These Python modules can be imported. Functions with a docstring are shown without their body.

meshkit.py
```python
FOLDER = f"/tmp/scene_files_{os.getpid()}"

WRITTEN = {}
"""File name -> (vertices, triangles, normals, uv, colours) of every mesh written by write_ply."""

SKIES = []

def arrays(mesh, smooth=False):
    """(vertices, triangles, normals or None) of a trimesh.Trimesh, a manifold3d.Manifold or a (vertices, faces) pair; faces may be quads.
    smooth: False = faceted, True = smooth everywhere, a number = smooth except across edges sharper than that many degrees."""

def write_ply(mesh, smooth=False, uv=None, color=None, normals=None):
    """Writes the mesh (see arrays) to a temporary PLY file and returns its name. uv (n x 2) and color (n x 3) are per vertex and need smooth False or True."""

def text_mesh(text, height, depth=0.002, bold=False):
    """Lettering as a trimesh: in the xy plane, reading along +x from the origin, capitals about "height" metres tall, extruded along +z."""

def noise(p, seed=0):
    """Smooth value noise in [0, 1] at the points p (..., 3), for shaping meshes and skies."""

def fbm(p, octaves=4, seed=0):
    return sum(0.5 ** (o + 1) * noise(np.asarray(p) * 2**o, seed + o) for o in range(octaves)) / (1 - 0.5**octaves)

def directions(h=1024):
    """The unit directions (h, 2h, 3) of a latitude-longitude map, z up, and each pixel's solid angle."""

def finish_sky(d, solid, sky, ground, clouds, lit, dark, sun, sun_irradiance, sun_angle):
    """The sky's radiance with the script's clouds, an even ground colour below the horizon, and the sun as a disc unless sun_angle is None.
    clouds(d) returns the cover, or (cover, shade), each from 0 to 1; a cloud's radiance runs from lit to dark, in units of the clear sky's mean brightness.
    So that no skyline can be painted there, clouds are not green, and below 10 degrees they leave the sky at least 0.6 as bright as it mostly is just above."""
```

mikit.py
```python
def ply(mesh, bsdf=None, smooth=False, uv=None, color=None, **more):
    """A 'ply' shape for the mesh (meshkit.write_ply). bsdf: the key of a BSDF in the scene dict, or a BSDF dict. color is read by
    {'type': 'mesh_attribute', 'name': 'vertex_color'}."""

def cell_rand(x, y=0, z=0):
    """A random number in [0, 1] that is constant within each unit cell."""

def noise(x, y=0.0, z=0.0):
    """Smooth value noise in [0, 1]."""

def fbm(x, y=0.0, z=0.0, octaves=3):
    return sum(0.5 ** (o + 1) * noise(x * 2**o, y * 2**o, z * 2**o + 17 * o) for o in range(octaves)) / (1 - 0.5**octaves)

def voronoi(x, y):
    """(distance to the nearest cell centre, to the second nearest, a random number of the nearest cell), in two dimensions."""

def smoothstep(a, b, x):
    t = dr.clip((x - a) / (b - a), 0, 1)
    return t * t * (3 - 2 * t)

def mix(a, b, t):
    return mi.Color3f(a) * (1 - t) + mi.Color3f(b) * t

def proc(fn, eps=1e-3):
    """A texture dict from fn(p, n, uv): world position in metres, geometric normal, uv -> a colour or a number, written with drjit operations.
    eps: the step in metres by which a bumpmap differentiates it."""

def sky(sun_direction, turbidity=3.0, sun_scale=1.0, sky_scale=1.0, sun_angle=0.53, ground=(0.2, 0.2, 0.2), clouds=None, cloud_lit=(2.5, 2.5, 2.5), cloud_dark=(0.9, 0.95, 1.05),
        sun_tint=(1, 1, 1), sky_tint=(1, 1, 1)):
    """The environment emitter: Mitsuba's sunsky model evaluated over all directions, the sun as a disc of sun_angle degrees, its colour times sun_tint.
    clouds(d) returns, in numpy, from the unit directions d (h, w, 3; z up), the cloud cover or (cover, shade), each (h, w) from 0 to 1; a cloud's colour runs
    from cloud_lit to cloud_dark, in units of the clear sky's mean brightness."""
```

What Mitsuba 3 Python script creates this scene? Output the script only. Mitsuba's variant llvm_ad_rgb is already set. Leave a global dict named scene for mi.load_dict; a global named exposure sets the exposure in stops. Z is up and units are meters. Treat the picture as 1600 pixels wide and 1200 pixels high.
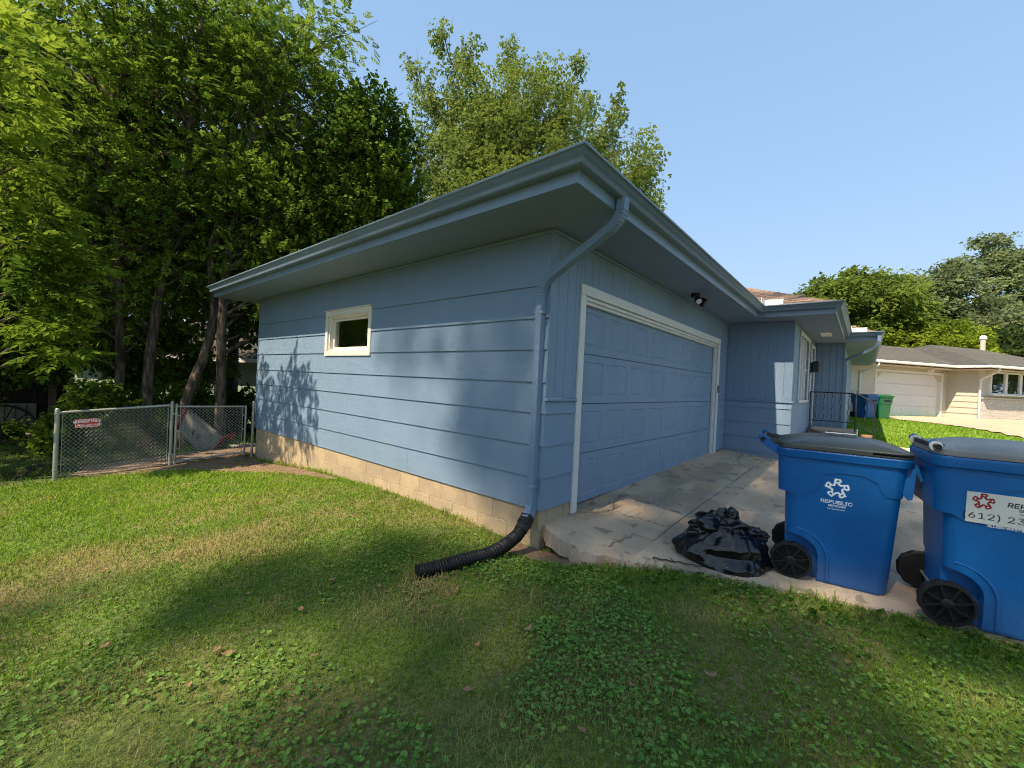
import math, random
import numpy as np, trimesh, manifold3d, shapely
import drjit as dr
import mitsuba as mi
import mikit, meshkit
from shapely.geometry import Polygon, LineString, box as sbox
from mikit import proc, fbm, noise, voronoi, smoothstep, mix, cell_rand

scene, labels = {}, {}
T = mi.ScalarTransform4f
# ------------------------------------------------------------------ camera, sky, exposure
EYE = np.array([-3.1454, -2.2471, 1.2165])
RIGHT = np.array([0.6458267, -0.7620414, 0.0469120])
DOWN = np.array([0.0260749, -0.0393938, -0.9988835])
FWD = np.array([0.7630386, 0.6463289, -0.0055714])
m = np.eye(4); m[:3, 0] = -RIGHT; m[:3, 1] = -DOWN; m[:3, 2] = FWD; m[:3, 3] = EYE
scene['camera'] = {'type': 'perspective', 'fov': 101.64, 'fov_axis': 'x', 'near_clip': 0.05, 'far_clip': 900.0, 'to_world': T(m.tolist())}
SUN = np.array([-1.0, 0.10, 1.25])
def haze_veil(d):
    """thin summer haze, an even veil that thickens towards the horizon all round"""
    z = np.clip(d[..., 2], 0, 1); return .50 + .44 * np.exp(-z / .30), np.exp(-z / .22)
scene['sky'] = mikit.sky(SUN.tolist(), turbidity=4.0, sun_scale=1.0, sky_scale=.85, clouds=haze_veil, cloud_lit=(.86, 1.37, 2.0), cloud_dark=(1.32, 1.58, 1.86))
exposure = 2.6

# ------------------------------------------------------------------ helpers
def R(seed): return np.random.default_rng(seed)
def num(key):
    if key not in scene and not any(k.startswith(key + '__') for k in scene) and key not in labels: return key
    i = 1
    while True:
        k = f'{key}_{i:03d}'
        if k not in scene and k not in labels and k + '__' not in HOLD: return k
        i += 1
HOLD = set()
def thing(name, label, cat, group=None, kind=None):
    key = num(name); HOLD.add(key + '__')
    labels[key] = {'label': label, 'category': cat}
    if group: labels[key]['group'] = group
    if kind: labels[key]['kind'] = kind
    return key
COUNT = {}
def part(parent, name, mesh, mat, smooth=False, label=None, kind=None, **kw):
    base = f'{parent}__{name}' if parent else name
    n = COUNT.get(base, 0); COUNT[base] = n + 1
    key = base if n == 0 else f'{base}_{n:03d}'
    scene[key] = mesh_dict(mesh, mat, smooth, **kw)
    d = {}
    if label: d['label'] = label
    if kind: d['kind'] = kind
    if d: labels[key] = d
    return key
def mesh_dict(mesh, mat, smooth=False, **kw):
    return mikit.ply(mesh, mat, smooth=smooth, **kw)
def single(name, mesh, mat, label, cat=None, smooth=False, group=None, kind=None, **kw):
    key = num(name); HOLD.add(key + '__')
    scene[key] = mesh_dict(mesh, mat, smooth, **kw)
    labels[key] = {'label': label}
    if cat: labels[key]['category'] = cat
    if group: labels[key]['group'] = group
    if kind: labels[key]['kind'] = kind
    return key
def hull(pts):
    return trimesh.convex.convex_hull(np.asarray(pts, float))
def bx(x0, y0, z0, x1, y1, z1, b=0.004):
    x0, x1 = sorted((x0, x1)); y0, y1 = sorted((y0, y1)); z0, z1 = sorted((z0, z1))
    b = min(b, (x1 - x0) * .4, (y1 - y0) * .4, (z1 - z0) * .4)
    if b <= 0: return trimesh.creation.box(bounds=[[x0, y0, z0], [x1, y1, z1]])
    pts = []
    for sx in (0, 1):
        for sy in (0, 1):
            for sz in (0, 1):
                X = (x0, x1)[sx]; Y = (y0, y1)[sy]; Z = (z0, z1)[sz]
                dx = b if sx == 0 else -b; dy = b if sy == 0 else -b; dz = b if sz == 0 else -b
                pts += [(X, Y + dy, Z + dz), (X + dx, Y, Z + dz), (X + dx, Y + dy, Z)]
    return hull(pts)
def cat_(ms): return trimesh.util.concatenate(list(ms))
def tube(path, rad, sides=8, cap=True, twist=0.0):
    path = np.asarray(path, float); n = len(path)
    rad = np.broadcast_to(np.asarray(rad, float), (n,))
    t = np.gradient(path, axis=0); t /= np.linalg.norm(t, axis=1, keepdims=True) + 1e-12
    ref = np.array([0, 0, 1.0]) if abs(t[0][2]) < .9 else np.array([1.0, 0, 0])
    u = np.cross(t[0], ref); u /= np.linalg.norm(u); V = []
    a = np.arange(sides) * 2 * np.pi / sides
    for i in range(n):
        u = u - t[i] * (u @ t[i]); u /= np.linalg.norm(u); w = np.cross(t[i], u)
        V.append(path[i] + rad[i] * (np.cos(a)[:, None] * u + np.sin(a)[:, None] * w))
    V = np.vstack(V); F = []
    for i in range(n - 1):
        k = np.arange(sides); k2 = (k + 1) % sides
        F.append(np.stack([i * sides + k, i * sides + k2, (i + 1) * sides + k2], 1)); F.append(np.stack([i * sides + k, (i + 1) * sides + k2, (i + 1) * sides + k], 1))
    if cap:
        V = np.vstack([V, path[0], path[-1]]); c0, c1 = len(V) - 2, len(V) - 1; k = np.arange(sides); k2 = (k + 1) % sides
        F.append(np.stack([k2, k, np.full(sides, c0)], 1)); F.append(np.stack([(n - 1) * sides + k, (n - 1) * sides + k2, np.full(sides, c1)], 1))
    return trimesh.Trimesh(V, np.vstack(F), process=False)
def bar(a, b, r, sides=6): return tube([a, b], r, sides)
def prism(poly, h, z0=0.0):
    m_ = trimesh.creation.extrude_polygon(poly, h, engine='earcut'); m_.apply_translation([0, 0, z0]); return m_
def map_(mesh, fn):
    mesh = mesh.copy(); mesh.vertices = fn(np.asarray(mesh.vertices)); return mesh
def frame(o, ex, ey, ez):
    M = np.eye(4); M[:3, 0] = ex; M[:3, 1] = ey; M[:3, 2] = ez; M[:3, 3] = o; return M
def smooth_path(pts, n=24):
    pts = np.asarray(pts, float); P = np.vstack([2 * pts[0] - pts[1], pts, 2 * pts[-1] - pts[-2]]); out = []
    k = max(2, n // (len(pts) - 1))
    for i in range(1, len(P) - 2):
        for s in np.linspace(0, 1, k, endpoint=False):
            a, b, c, d = P[i - 1:i + 3]
            out.append(.5 * ((2 * b) + (-a + c) * s + (2 * a - 5 * b + 4 * c - d) * s * s + (-a + 3 * b - 3 * c + d) * s ** 3))
    out.append(P[-2]); return np.array(out)
def rrect(x0, y0, x1, y1, r, n=5):
    c = [(x1 - r, y1 - r, 0), (x0 + r, y1 - r, 90), (x0 + r, y0 + r, 180), (x1 - r, y0 + r, 270)]; P = []
    for cx, cy, a in c:
        for k in range(n + 1):
            t = math.radians(a + 90 * k / n); P.append((cx + r * math.cos(t), cy + r * math.sin(t)))
    return np.array(P)
def loft(loops, cap0=True, cap1=True):
    L = [np.asarray(l, float) for l in loops]; n = len(L[0]); V = np.vstack(L); F = []
    k = np.arange(n); k2 = (k + 1) % n
    for i in range(len(L) - 1):
        F.append(np.stack([i * n + k, i * n + k2, (i + 1) * n + k2], 1)); F.append(np.stack([i * n + k, (i + 1) * n + k2, (i + 1) * n + k], 1))
    if cap0: V = np.vstack([V, L[0].mean(0)]); F.append(np.stack([k2, k, np.full(n, len(V) - 1)], 1))
    if cap1: V = np.vstack([V, L[-1].mean(0)]); F.append(np.stack([(len(L) - 1) * n + k, (len(L) - 1) * n + k2, np.full(n, len(V) - 1)], 1))
    return trimesh.Trimesh(V, np.vstack(F), process=False)
def man(mesh):
    mesh = trimesh.Trimesh(mesh.vertices, mesh.faces, process=True)
    return manifold3d.Manifold(manifold3d.Mesh(np.asarray(mesh.vertices, np.float32), np.asarray(mesh.faces, np.uint32)))
def unman(mf):
    q = mf.to_mesh(); return trimesh.Trimesh(q.vert_properties[:, :3], q.tri_verts, process=False)

# ------------------------------------------------------------------ materials
def rgb(c): return {'type': 'rgb', 'value': list(map(float, c))}
def pri(name, color, rough=.5, spec=.5, metallic=0., two=True, bump=None, bscale=1.0, **kw):
    d = {'type': 'principled', 'base_color': color if isinstance(color, dict) else rgb(color), 'roughness': rough if isinstance(rough, dict) else float(rough), 'specular': float(spec), 'metallic': float(metallic), **kw}
    if bump is not None: d = {'type': 'bumpmap', 'scale': float(bscale), 'bump': bump, 'bsdf': d}
    scene[name] = {'type': 'twosided', 'bsdf': d} if two else d
    return name
def grime(c, amt=.12, f=3.0):
    c = mi.Color3f(*c) if False else c
    def fn(p, n, uv):
        t = fbm(p.x * f, p.y * f, p.z * f, 4); s = fbm(p.x * f * 9, p.y * f * 9, p.z * f * 3, 2)
        k = 1 + amt * 2 * (t - .5) + amt * .7 * (s - .5)
        return mi.Color3f(*c) * k
    return proc(fn)
def ripple(f, a=1.0):
    return proc(lambda p, n, uv: fbm(p.x * f, p.y * f, p.z * f, 3) * a, eps=2e-3)
BLUE = (.154, .228, .318)
def siding_fn(p, n, uv):
    t = fbm(p.x * 1.7, p.y * 1.7, p.z * 1.7, 4); st = noise(p.x * 9 + 3, p.y * 9, p.z * .7); sp = noise(p.x * 45, p.y * 45, p.z * 45)
    splash = smoothstep(.55, .05, p.z + .45 * fbm(p.x * 6, p.y * 6, p.z * 3, 3) - .12) * .30
    k = 1 + .13 * (t - .5) + .05 * (st - .5) + .03 * (sp - .5)
    return mix(mi.Color3f(*BLUE) * k, (.20, .20, .19), splash * .35 + .10 * smoothstep(.66, .8, st) * smoothstep(.4, .7, t))
pri('m_siding', proc(siding_fn), .5, .35, bump=ripple(60), bscale=.00025)
pri('m_trim_blue', grime((.145, .21, .275), .06, 2.0), .38, .45)
pri('m_soffit', grime((.175, .23, .305), .06, 1.5), .55, .3)
pri('m_white_trim', grime((.55, .545, .51), .07, 3.0), .45, .4)
pri('m_cream', grime((.58, .565, .50), .06, 3.0), .5, .35)
def block_fn(p, n, uv):
    t = fbm(p.x * 3, p.y * 3, p.z * 3, 4); s = noise(p.x * 160, p.y * 160, p.z * 160)
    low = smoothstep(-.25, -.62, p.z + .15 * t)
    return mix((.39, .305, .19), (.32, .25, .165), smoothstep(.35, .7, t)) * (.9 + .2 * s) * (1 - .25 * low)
pri('m_block', proc(block_fn), .85, .2, bump=ripple(110), bscale=.003)
pri('m_mortar', (.36, .29, .20), .9, .1)
def conc_fn(p, n, uv):
    t = fbm(p.x * 1.3, p.y * 1.3, 0, 5); q = fbm(p.x * 7, p.y * 7, 3, 4); s = noise(p.x * 220, p.y * 220, 1); g = noise(p.x * 90, p.y * 90, 5)
    apron = smoothstep(-.95, -.7, p.y + .1 * (t - .5))
    c = mix((.45, .35, .25), (.35, .28, .20), smoothstep(.3, .75, t))
    c = mix(c, (.33, .265, .19), apron * (.45 + .55 * smoothstep(.35, .65, q)))
    agg = smoothstep(.50, .62, fbm(p.x * 2.1 + 3, p.y * 2.6, 0, 3)) * apron * smoothstep(1.0, 2.0, p.x) * smoothstep(-.15, -.45, p.y)
    c = mix(c, mix((.10, .09, .075), (.42, .37, .29), smoothstep(.3, .75, g)), agg * .6)
    stain = smoothstep(.50, .66, fbm(p.x * .9 + 7, p.y * 2.2 + 2, 0, 4))
    c = mix(c, (.17, .13, .095), stain * .55)
    rust = smoothstep(.56, .70, fbm(p.x * 2.3 + 1, p.y * 2.3 + 9, 0, 3)); c = mix(c, (.42, .27, .15), rust * .4)
    spot = smoothstep(.72, .80, noise(p.x * 11, p.y * 11, 4)) * smoothstep(.5, .6, q); c = mix(c, (.09, .075, .06), spot * .5)
    edge = smoothstep(.30, .05, p.x + p.y * .0) * smoothstep(-.95, -.6, p.y); c = mix(c, (.36, .285, .20), edge * .6 * smoothstep(.35, .6, q))
    return c * (.84 + .32 * s)
def conc_b(p, n, uv):
    return fbm(p.x * 40, p.y * 40, 0, 4) + .6 * noise(p.x * 170, p.y * 170, 2)
pri('m_concrete', proc(conc_fn), .85, .25, bump=proc(conc_b, 2e-3), bscale=.004)
pri('m_concrete_n', grime((.32, .235, .165), .15, 1.0), .9, .2)
def ground_fn(p, n, uv):
    t = fbm(p.x * 1.1, p.y * 1.1, 0, 4); s = noise(p.x * 60, p.y * 60, 0)
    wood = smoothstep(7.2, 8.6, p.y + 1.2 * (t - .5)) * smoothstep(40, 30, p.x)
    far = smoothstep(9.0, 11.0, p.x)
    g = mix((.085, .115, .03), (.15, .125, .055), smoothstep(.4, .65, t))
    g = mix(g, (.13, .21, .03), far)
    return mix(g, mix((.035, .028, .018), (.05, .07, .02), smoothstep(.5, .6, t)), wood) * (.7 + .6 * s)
pri('m_ground', proc(ground_fn), .95, .1, bump=proc(lambda p, n, uv: fbm(p.x * 25, p.y * 25, 0, 3), 4e-3), bscale=.02)
def soil_fn(p, n, uv):
    t = fbm(p.x * 6, p.y * 6, 0, 4); s = noise(p.x * 120, p.y * 120, 0)
    return mix((.12, .08, .052), (.20, .14, .095), t) * (.65 + .7 * s)
pri('m_soil', proc(soil_fn), .95, .1, bump=proc(lambda p, n, uv: fbm(p.x * 50, p.y * 50, 0, 3), 2e-3), bscale=.012)
def bark_fn(p, n, uv):
    t = fbm(p.x * 22, p.y * 22, p.z * 3.5, 4)
    return mix((.045, .036, .026), (.17, .135, .095), smoothstep(.3, .75, t))
pri('m_bark', proc(bark_fn), .9, .15, bump=proc(lambda p, n, uv: fbm(p.x * 22, p.y * 22, p.z * 3.5, 4), 3e-3), bscale=.03)
pri('m_twig', (.07, .05, .035), .9, .1)
def leafmat(name, trans=.9, rough=.55):
    scene[name] = {'type': 'principledthin', 'base_color': {'type': 'mesh_attribute', 'name': 'vertex_color'}, 'roughness': rough, 'diff_trans': trans, 'eta': 1.35}
leafmat('m_leaf', 1.05); leafmat('m_grass', .7, .6); leafmat('m_ivy', .6, .5)
def plastic_fn(c, sc=.12):
    def fn(p, n, uv):
        t = fbm(p.x * 5, p.y * 5, p.z * 5, 4); s = noise(p.x * 14, p.y * 14, p.z * 90)
        k = 1 + sc * (t - .5) * 2
        scr = smoothstep(.80, .9, s) * smoothstep(.55, .8, t)
        dirt = smoothstep(.12, -.22, p.z + .2 * (t - .5))
        return mix(mix(mi.Color3f(*c) * k, mi.Color3f(*c) * 1.5 + .03, scr * .35), (.12, .11, .10), dirt * .16)
    return proc(fn)
pri('m_bin_blue', plastic_fn((.003, .094, .305)), .38, .45, bump=ripple(45), bscale=.0012)
pri('m_bin_lid', plastic_fn((.036, .042, .036), .25), .36, .5, bump=ripple(50), bscale=.0012)
pri('m_bin_lid_grey', plastic_fn((.14, .152, .15), .2), .42, .5, bump=ripple(50), bscale=.0012)
pri('m_bin_green', (.012, .13, .05), .4, .5)
pri('m_black_plastic', grime((.009, .009, .009), .3, 8), .45, .35)
pri('m_black_rubber', grime((.010, .010, .010), .3, 8), .65, .3)
pri('m_bag', (.004, .004, .005), .17, .55, bump=ripple(22), bscale=.002)
pri('m_black_iron', (.012, .012, .014), .45, .5)
pri('m_galv', grime((.36, .37, .34), .2, 12), .42, .5, metallic=.55)
pri('m_wire', (.46, .475, .44), .45, .5, metallic=.4)
pri('m_white_print', (.72, .78, .82), .5, .3)
pri('m_sticker', grime((.50, .52, .50), .05, 6), .4, .4)
pri('m_print_dark', (.02, .022, .03), .5, .3)
pri('m_red', (.22, .015, .02), .45, .4)
pri('m_sign_red', (.38, .035, .03), .4, .4)
pri('m_dark_room', (.03, .03, .03), .9, .1)
pri('m_lens', (.6, .62, .6), .15, .6)
pri('m_keypad', (.12, .13, .13), .45, .4)
def shing(c0, c1):
    def fn(p, n, uv):
        a = cell_rand(dr.floor(p.x * 3.3 + p.y * 3.3), dr.floor(p.z * 22), 1); s = noise(p.x * 90, p.y * 90, p.z * 90)
        return mix(c0, c1, a) * (.75 + .5 * s)
    return proc(fn)
pri('m_shingle', shing((.15, .105, .078), (.195, .14, .105)), .9, .15)
pri('m_shingle_grey', shing((.055, .054, .048), (.075, .073, .064)), .92, .15)
pri('m_nb_siding', grime((.52, .485, .40), .05, 2), .6, .3)
pri('m_nb_white', (.72, .71, .68), .5, .3)
pri('m_nb_brick', grime((.55, .51, .43), .12, 6), .75, .2, bump=ripple(25), bscale=.01)
pri('m_brown_wood', grime((.12, .085, .065), .3, 8), .7, .2)
pri('m_shed', grime((.028, .025, .022), .4, 6), .9, .1)
pri('m_pale_board', grime((.30, .27, .21), .3, 5), .85, .1)
pri('m_cart_panel', grime((.17, .16, .14), .3, 5), .8, .1)
pri('m_green_wall', grime((.33, .42, .30), .06, 2), .7, .2)
pri('m_terracotta', (.45, .24, .14), .8, .2)
pri('m_dry_leaf', grime((.24, .14, .075), .4, 30), .8, .2)
pri('m_chip', grime((.24, .155, .09), .4, 40), .9, .1)
pri('m_curtain', (.66, .66, .63), .8, .1)
scene['m_glass'] = {'type': 'thindielectric', 'int_ior': 1.5}

# ------------------------------------------------------------------ ground
CP = np.array([
 (0, .03, -.32), (-.1, -.3, -.295), (0, .7, -.31), (0, 2, -.28), (0, 3.5, -.32), (0, 5.3, -.45), (0, 7.05, -.58), (-.05, 7.2, -.55), (-1.3, 7.3, -.6), (-2.73, 7.6, -.735),
 (-3.4, 7.8, -.78), (-1.2, .2, -.235), (-.6, .1, -.25), (-.15, -.85, -.245), (.3, -1.35, -.25), (.55, -1.95, -.262), (.75, -2.6, -.265), (.85, -3.1, -.268), (1, -6, -.28), (-3.1, -2.2, -.36),
 (-3, 0, -.36), (-3, 3, -.50), (-1.5, 3, -.42), (-1.5, 5, -.52), (-3, 5.5, -.64), (-8, 5, -.85), (-8, -2, -.5), (-3, -8, -.5), (-15, -10, -.6), (-3, 12, -.85), (2, 12, -.75), (3, 20, -.9),
 (-12, 16, -1), (-5, 30, -.9), (10, 30, -.8), (6, 4, -.4), (6, -1.5, -.3), (6, -6, -.3), (11.6, -3, -.05), (11.4, -6, -.1), (15.1, -3, .08), (15, 4, 0), (19.4, -5, .28), (15.9, -5.8, .1), (21.5, -2.5, .36), (23.4, -3.4, .42),
 (27, -3, .45), (27, -8, .45), (24, -7.4, .38), (30, 5, .45), (45, -5, .6), (60, -20, .7), (45, 20, .3), (20, 15, -.2), (20, -15, .1), (40, -30, .4)], float)
from scipy.interpolate import RBFInterpolator
_rbf = RBFInterpolator(CP[:, :2], CP[:, 2], kernel='thin_plate_spline', smoothing=.002, neighbors=None)
def G(x, y):
    x, y = np.broadcast_arrays(np.asarray(x, float), np.asarray(y, float))
    q = np.stack([np.clip(x.ravel(), -15, 62), np.clip(y.ravel(), -30, 30)], 1)
    z = np.concatenate([_rbf(q[i:i + 40000]) for i in range(0, len(q), 40000)]) if len(q) else np.zeros(0)
    z = z + .035 * (meshkit.fbm(np.stack([q[:, 0] * .9, q[:, 1] * .9, 0 * z], 1), 3) - .5)
    return np.clip(z, -1.3, 1.2).reshape(x.shape)
def zdrive(x, y):
    x, y = np.asarray(x, float), np.asarray(y, float)
    a = -.1 + .017 * x; b = -.2 + .025 * x; c = -.262 + .0225 * x
    t1 = np.clip(-y / .8, -.3, 1); t2 = np.clip((-y - .8) / 1.2, 0, 1)
    return np.clip(np.where(y > -.8, a + (b - a) * t1, b + (c - b) * t2), -.3, .05)
EDGE0 = [(.06, .10), (.0, -.12), (-.06, -.30), (-.06, -.5), (.08, -.82), (.39, -1.33), (.63, -1.93), (.84, -2.56), (.92, -3.05), (1.0, -6.5)]
_e = np.array(LineString(EDGE0).segmentize(.06).coords); _j = R(77).normal(0, 1, _e.shape); _j = (_j + np.roll(_j, 1, 0)) * np.where(_e[:, 1:] > -1, .010, .006); _j[[0, -1]] = 0
EDGE = [tuple(q) for q in _e + _j]
DRIVE = Polygon(EDGE + [(11.4, -6.5), (11.6, -3.1), (11.8, -1.2), (6.42, -1.2), (6.42, .10)])
HOUSE = sbox(0, 0, 6.43, 7.19).union(sbox(6.43, -1.16, 20, 7.9)).union(sbox(10.86, -1.77, 20, 7.9))
def axis(lo, hi, f0, f1, fine, g=1.22):
    a = list(np.arange(f0, f1 + 1e-6, fine)); d = fine
    while a[-1] < hi: d = min(d * g, 12); a.append(a[-1] + d)
    d = fine; b = [f0]
    while b[-1] > lo: d = min(d * g, 12); b.append(b[-1] - d)
    return np.array(b[:0:-1] + a)
gx, gy = axis(-420, 620, -4.2, 3, .09), axis(-420, 520, -4.0, 9, .09)
X, Y = np.meshgrid(gx, gy); Z = G(X, Y)
ins = shapely.contains_xy(DRIVE.buffer(-.06), X, Y) | shapely.contains_xy(HOUSE.buffer(-.1), X, Y)
Z = np.where(ins, np.minimum(Z, zdrive(X, Y) - .14), Z)
nx, ny = len(gx), len(gy); I = np.arange(nx * ny).reshape(ny, nx)
F = np.concatenate([np.stack([I[:-1, :-1], I[:-1, 1:], I[1:, 1:]], -1).reshape(-1, 3), np.stack([I[:-1, :-1], I[1:, 1:], I[1:, :-1]], -1).reshape(-1, 3)])
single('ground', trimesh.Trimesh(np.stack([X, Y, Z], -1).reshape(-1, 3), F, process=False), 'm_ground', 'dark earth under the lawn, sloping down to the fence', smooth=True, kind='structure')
def drape(poly, dz, step=.07, fray=.05, seed=0):
    """a sheet of the polygon laid on the ground, its edge roughened"""
    x0, y0, x1, y1 = poly.bounds; xs, ys = np.arange(x0 - .1, x1 + .1, step), np.arange(y0 - .1, y1 + .1, step)
    A, B = np.meshgrid(xs, ys); nn = meshkit.fbm(np.stack([A * 7, B * 7, A * 0 + seed], -1), 3) - .5
    d = np.array([[poly.boundary.distance(shapely.Point(a, b)) * (1 if poly.contains(shapely.Point(a, b)) else -1) for a, b in zip(r1, r2)] for r1, r2 in zip(A, B)])
    keep = d + nn * fray * 4 > 0
    zz = G(A, B) + dz + .02 * np.clip(nn, -.3, .3) * (d > step)
    I = np.arange(A.size).reshape(A.shape); ok = keep[:-1, :-1] & keep[:-1, 1:] & keep[1:, 1:] & keep[1:, :-1]
    a, b, c, e = (q[ok] for q in (I[:-1, :-1], I[:-1, 1:], I[1:, 1:], I[1:, :-1]))
    return trimesh.Trimesh(np.stack([A, B, zz], -1).reshape(-1, 3), np.vstack([np.stack([a, b, c], 1), np.stack([a, c, e], 1)]), process=True)
SOIL_A = Polygon([(-.03, 3.5), (-.20, 3.6), (-.42, 4.6), (-.75, 5.6), (-1.2, 6.6), (-2.2, 7.35), (-2.7, 7.75), (-2.4, 8.5), (-.8, 8.6), (.6, 8.3), (.3, 7.3), (-.03, 7.2)])
SOIL_B = Polygon([(-.02, .25), (-.34, .2), (-.34, -.2), (-.22, -.5), (-.05, -.75), (.04, -.6), (.02, -.1)])
single('soil', drape(SOIL_A, .012, seed=1), 'm_soil', 'bare brown soil along the garage foundation and gate', smooth=True, kind='structure')
single('soil', drape(SOIL_B, .010, .035, .02, 5), 'm_soil', 'bare soil beside the broken driveway corner', smooth=True, kind='structure')

# ------------------------------------------------------------------ driveway slabs
labels['driveway'] = {'label': 'cracked grey tan concrete driveway before the garage', 'kind': 'structure'}; HOLD.add('driveway__')
cuts = [LineString([(-.5, -.82), (1.2, -.80), (6.0, -.80), (6.6, -.80)]),
        LineString([(2.9, .2), (2.1, .02), (1.69, -.03), (1.25, -.12), (1.02, -.22), (1.0, -.40), (1.06, -.50), (1.10, -.62), (1.15, -.85)]),
        LineString([(1.02, -.22), (.75, -.15), (.55, .12)]),
        LineString([(.10, -.85), (.20, -.60), (.34, -.57), (.45, -.60), (.66, -.62), (.72, -.83)]),
        LineString([(4.95, -.85), (5.05, -.70), (5.3, -.52), (5.75, -.45), (6.5, -.40)]),
        LineString([(3.45, -.8), (3.4, -7)]), LineString([(.2, -3.55), (3.4, -3.6), (12, -3.7)]), LineString([(6.5, -.8), (6.55, -7)]), LineString([(9.0, -1.1), (9.1, -7)])]
rg = R(3); pieces = DRIVE
for i, c in enumerate(cuts):
    cs = np.array(c.segmentize(.09).coords)
    if 1 <= i <= 4: cs[1:-1] += rg.normal(0, .008, cs[1:-1].shape)
    pieces = pieces.difference(LineString(cs).buffer([.005, .0035, .003, .003, .0035, .004, .004, .004, .004][i], quad_segs=1))
for k, g in enumerate(sorted(pieces.geoms, key=lambda q: -q.area)):
    if g.area < .003: continue
    g = g.simplify(.002)
    top = trimesh.creation.extrude_polygon(g, .13, engine='earcut').subdivide_to_size(.15 if g.area < 1.5 or g.centroid.x < 3.4 else .5, max_iter=14)
    V = top.vertices; up = V[:, 2] > .06; small = g.area < .25
    dz = zdrive(V[:, 0], V[:, 1]) + .006 * (meshkit.fbm(V * [3, 3, 0], 3) - .5) + (-.02 if small else .0) + rg.normal(0, .0025)
    d = np.array([g.boundary.distance(shapely.Point(v[:2])) for v in V])
    low = ~up; V = V.copy(); rim = up & (d < .004); dz = dz - np.where(rim, np.clip(meshkit.noise(V * [26, 26, 0], 11) - .45, 0, 1) * .035, 0)
    jit = np.stack([meshkit.noise(V * [18, 18, 9], 5) - .5, meshkit.noise(V * [18, 18, 9], 6) - .5], 1) * .05
    V[:, 2] = np.where(up, dz, dz - .13)
    V[low & (d < .01), :2] += jit[low & (d < .01)]
    top.vertices = V
    part('driveway', 'slab', top, 'm_concrete')

# ------------------------------------------------------------------ blue house
H = thing('house', 'blue painted one storey house with attached garage and wide eaves', 'house')
L, ZS = 7.19, 2.636
WX, LY, L2X, L2Y = 6.43, -1.16, 10.86, -1.77
def hp(n, mesh, mat, smooth=False, **k): return part(H, n, mesh, mat, smooth, **k)
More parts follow.
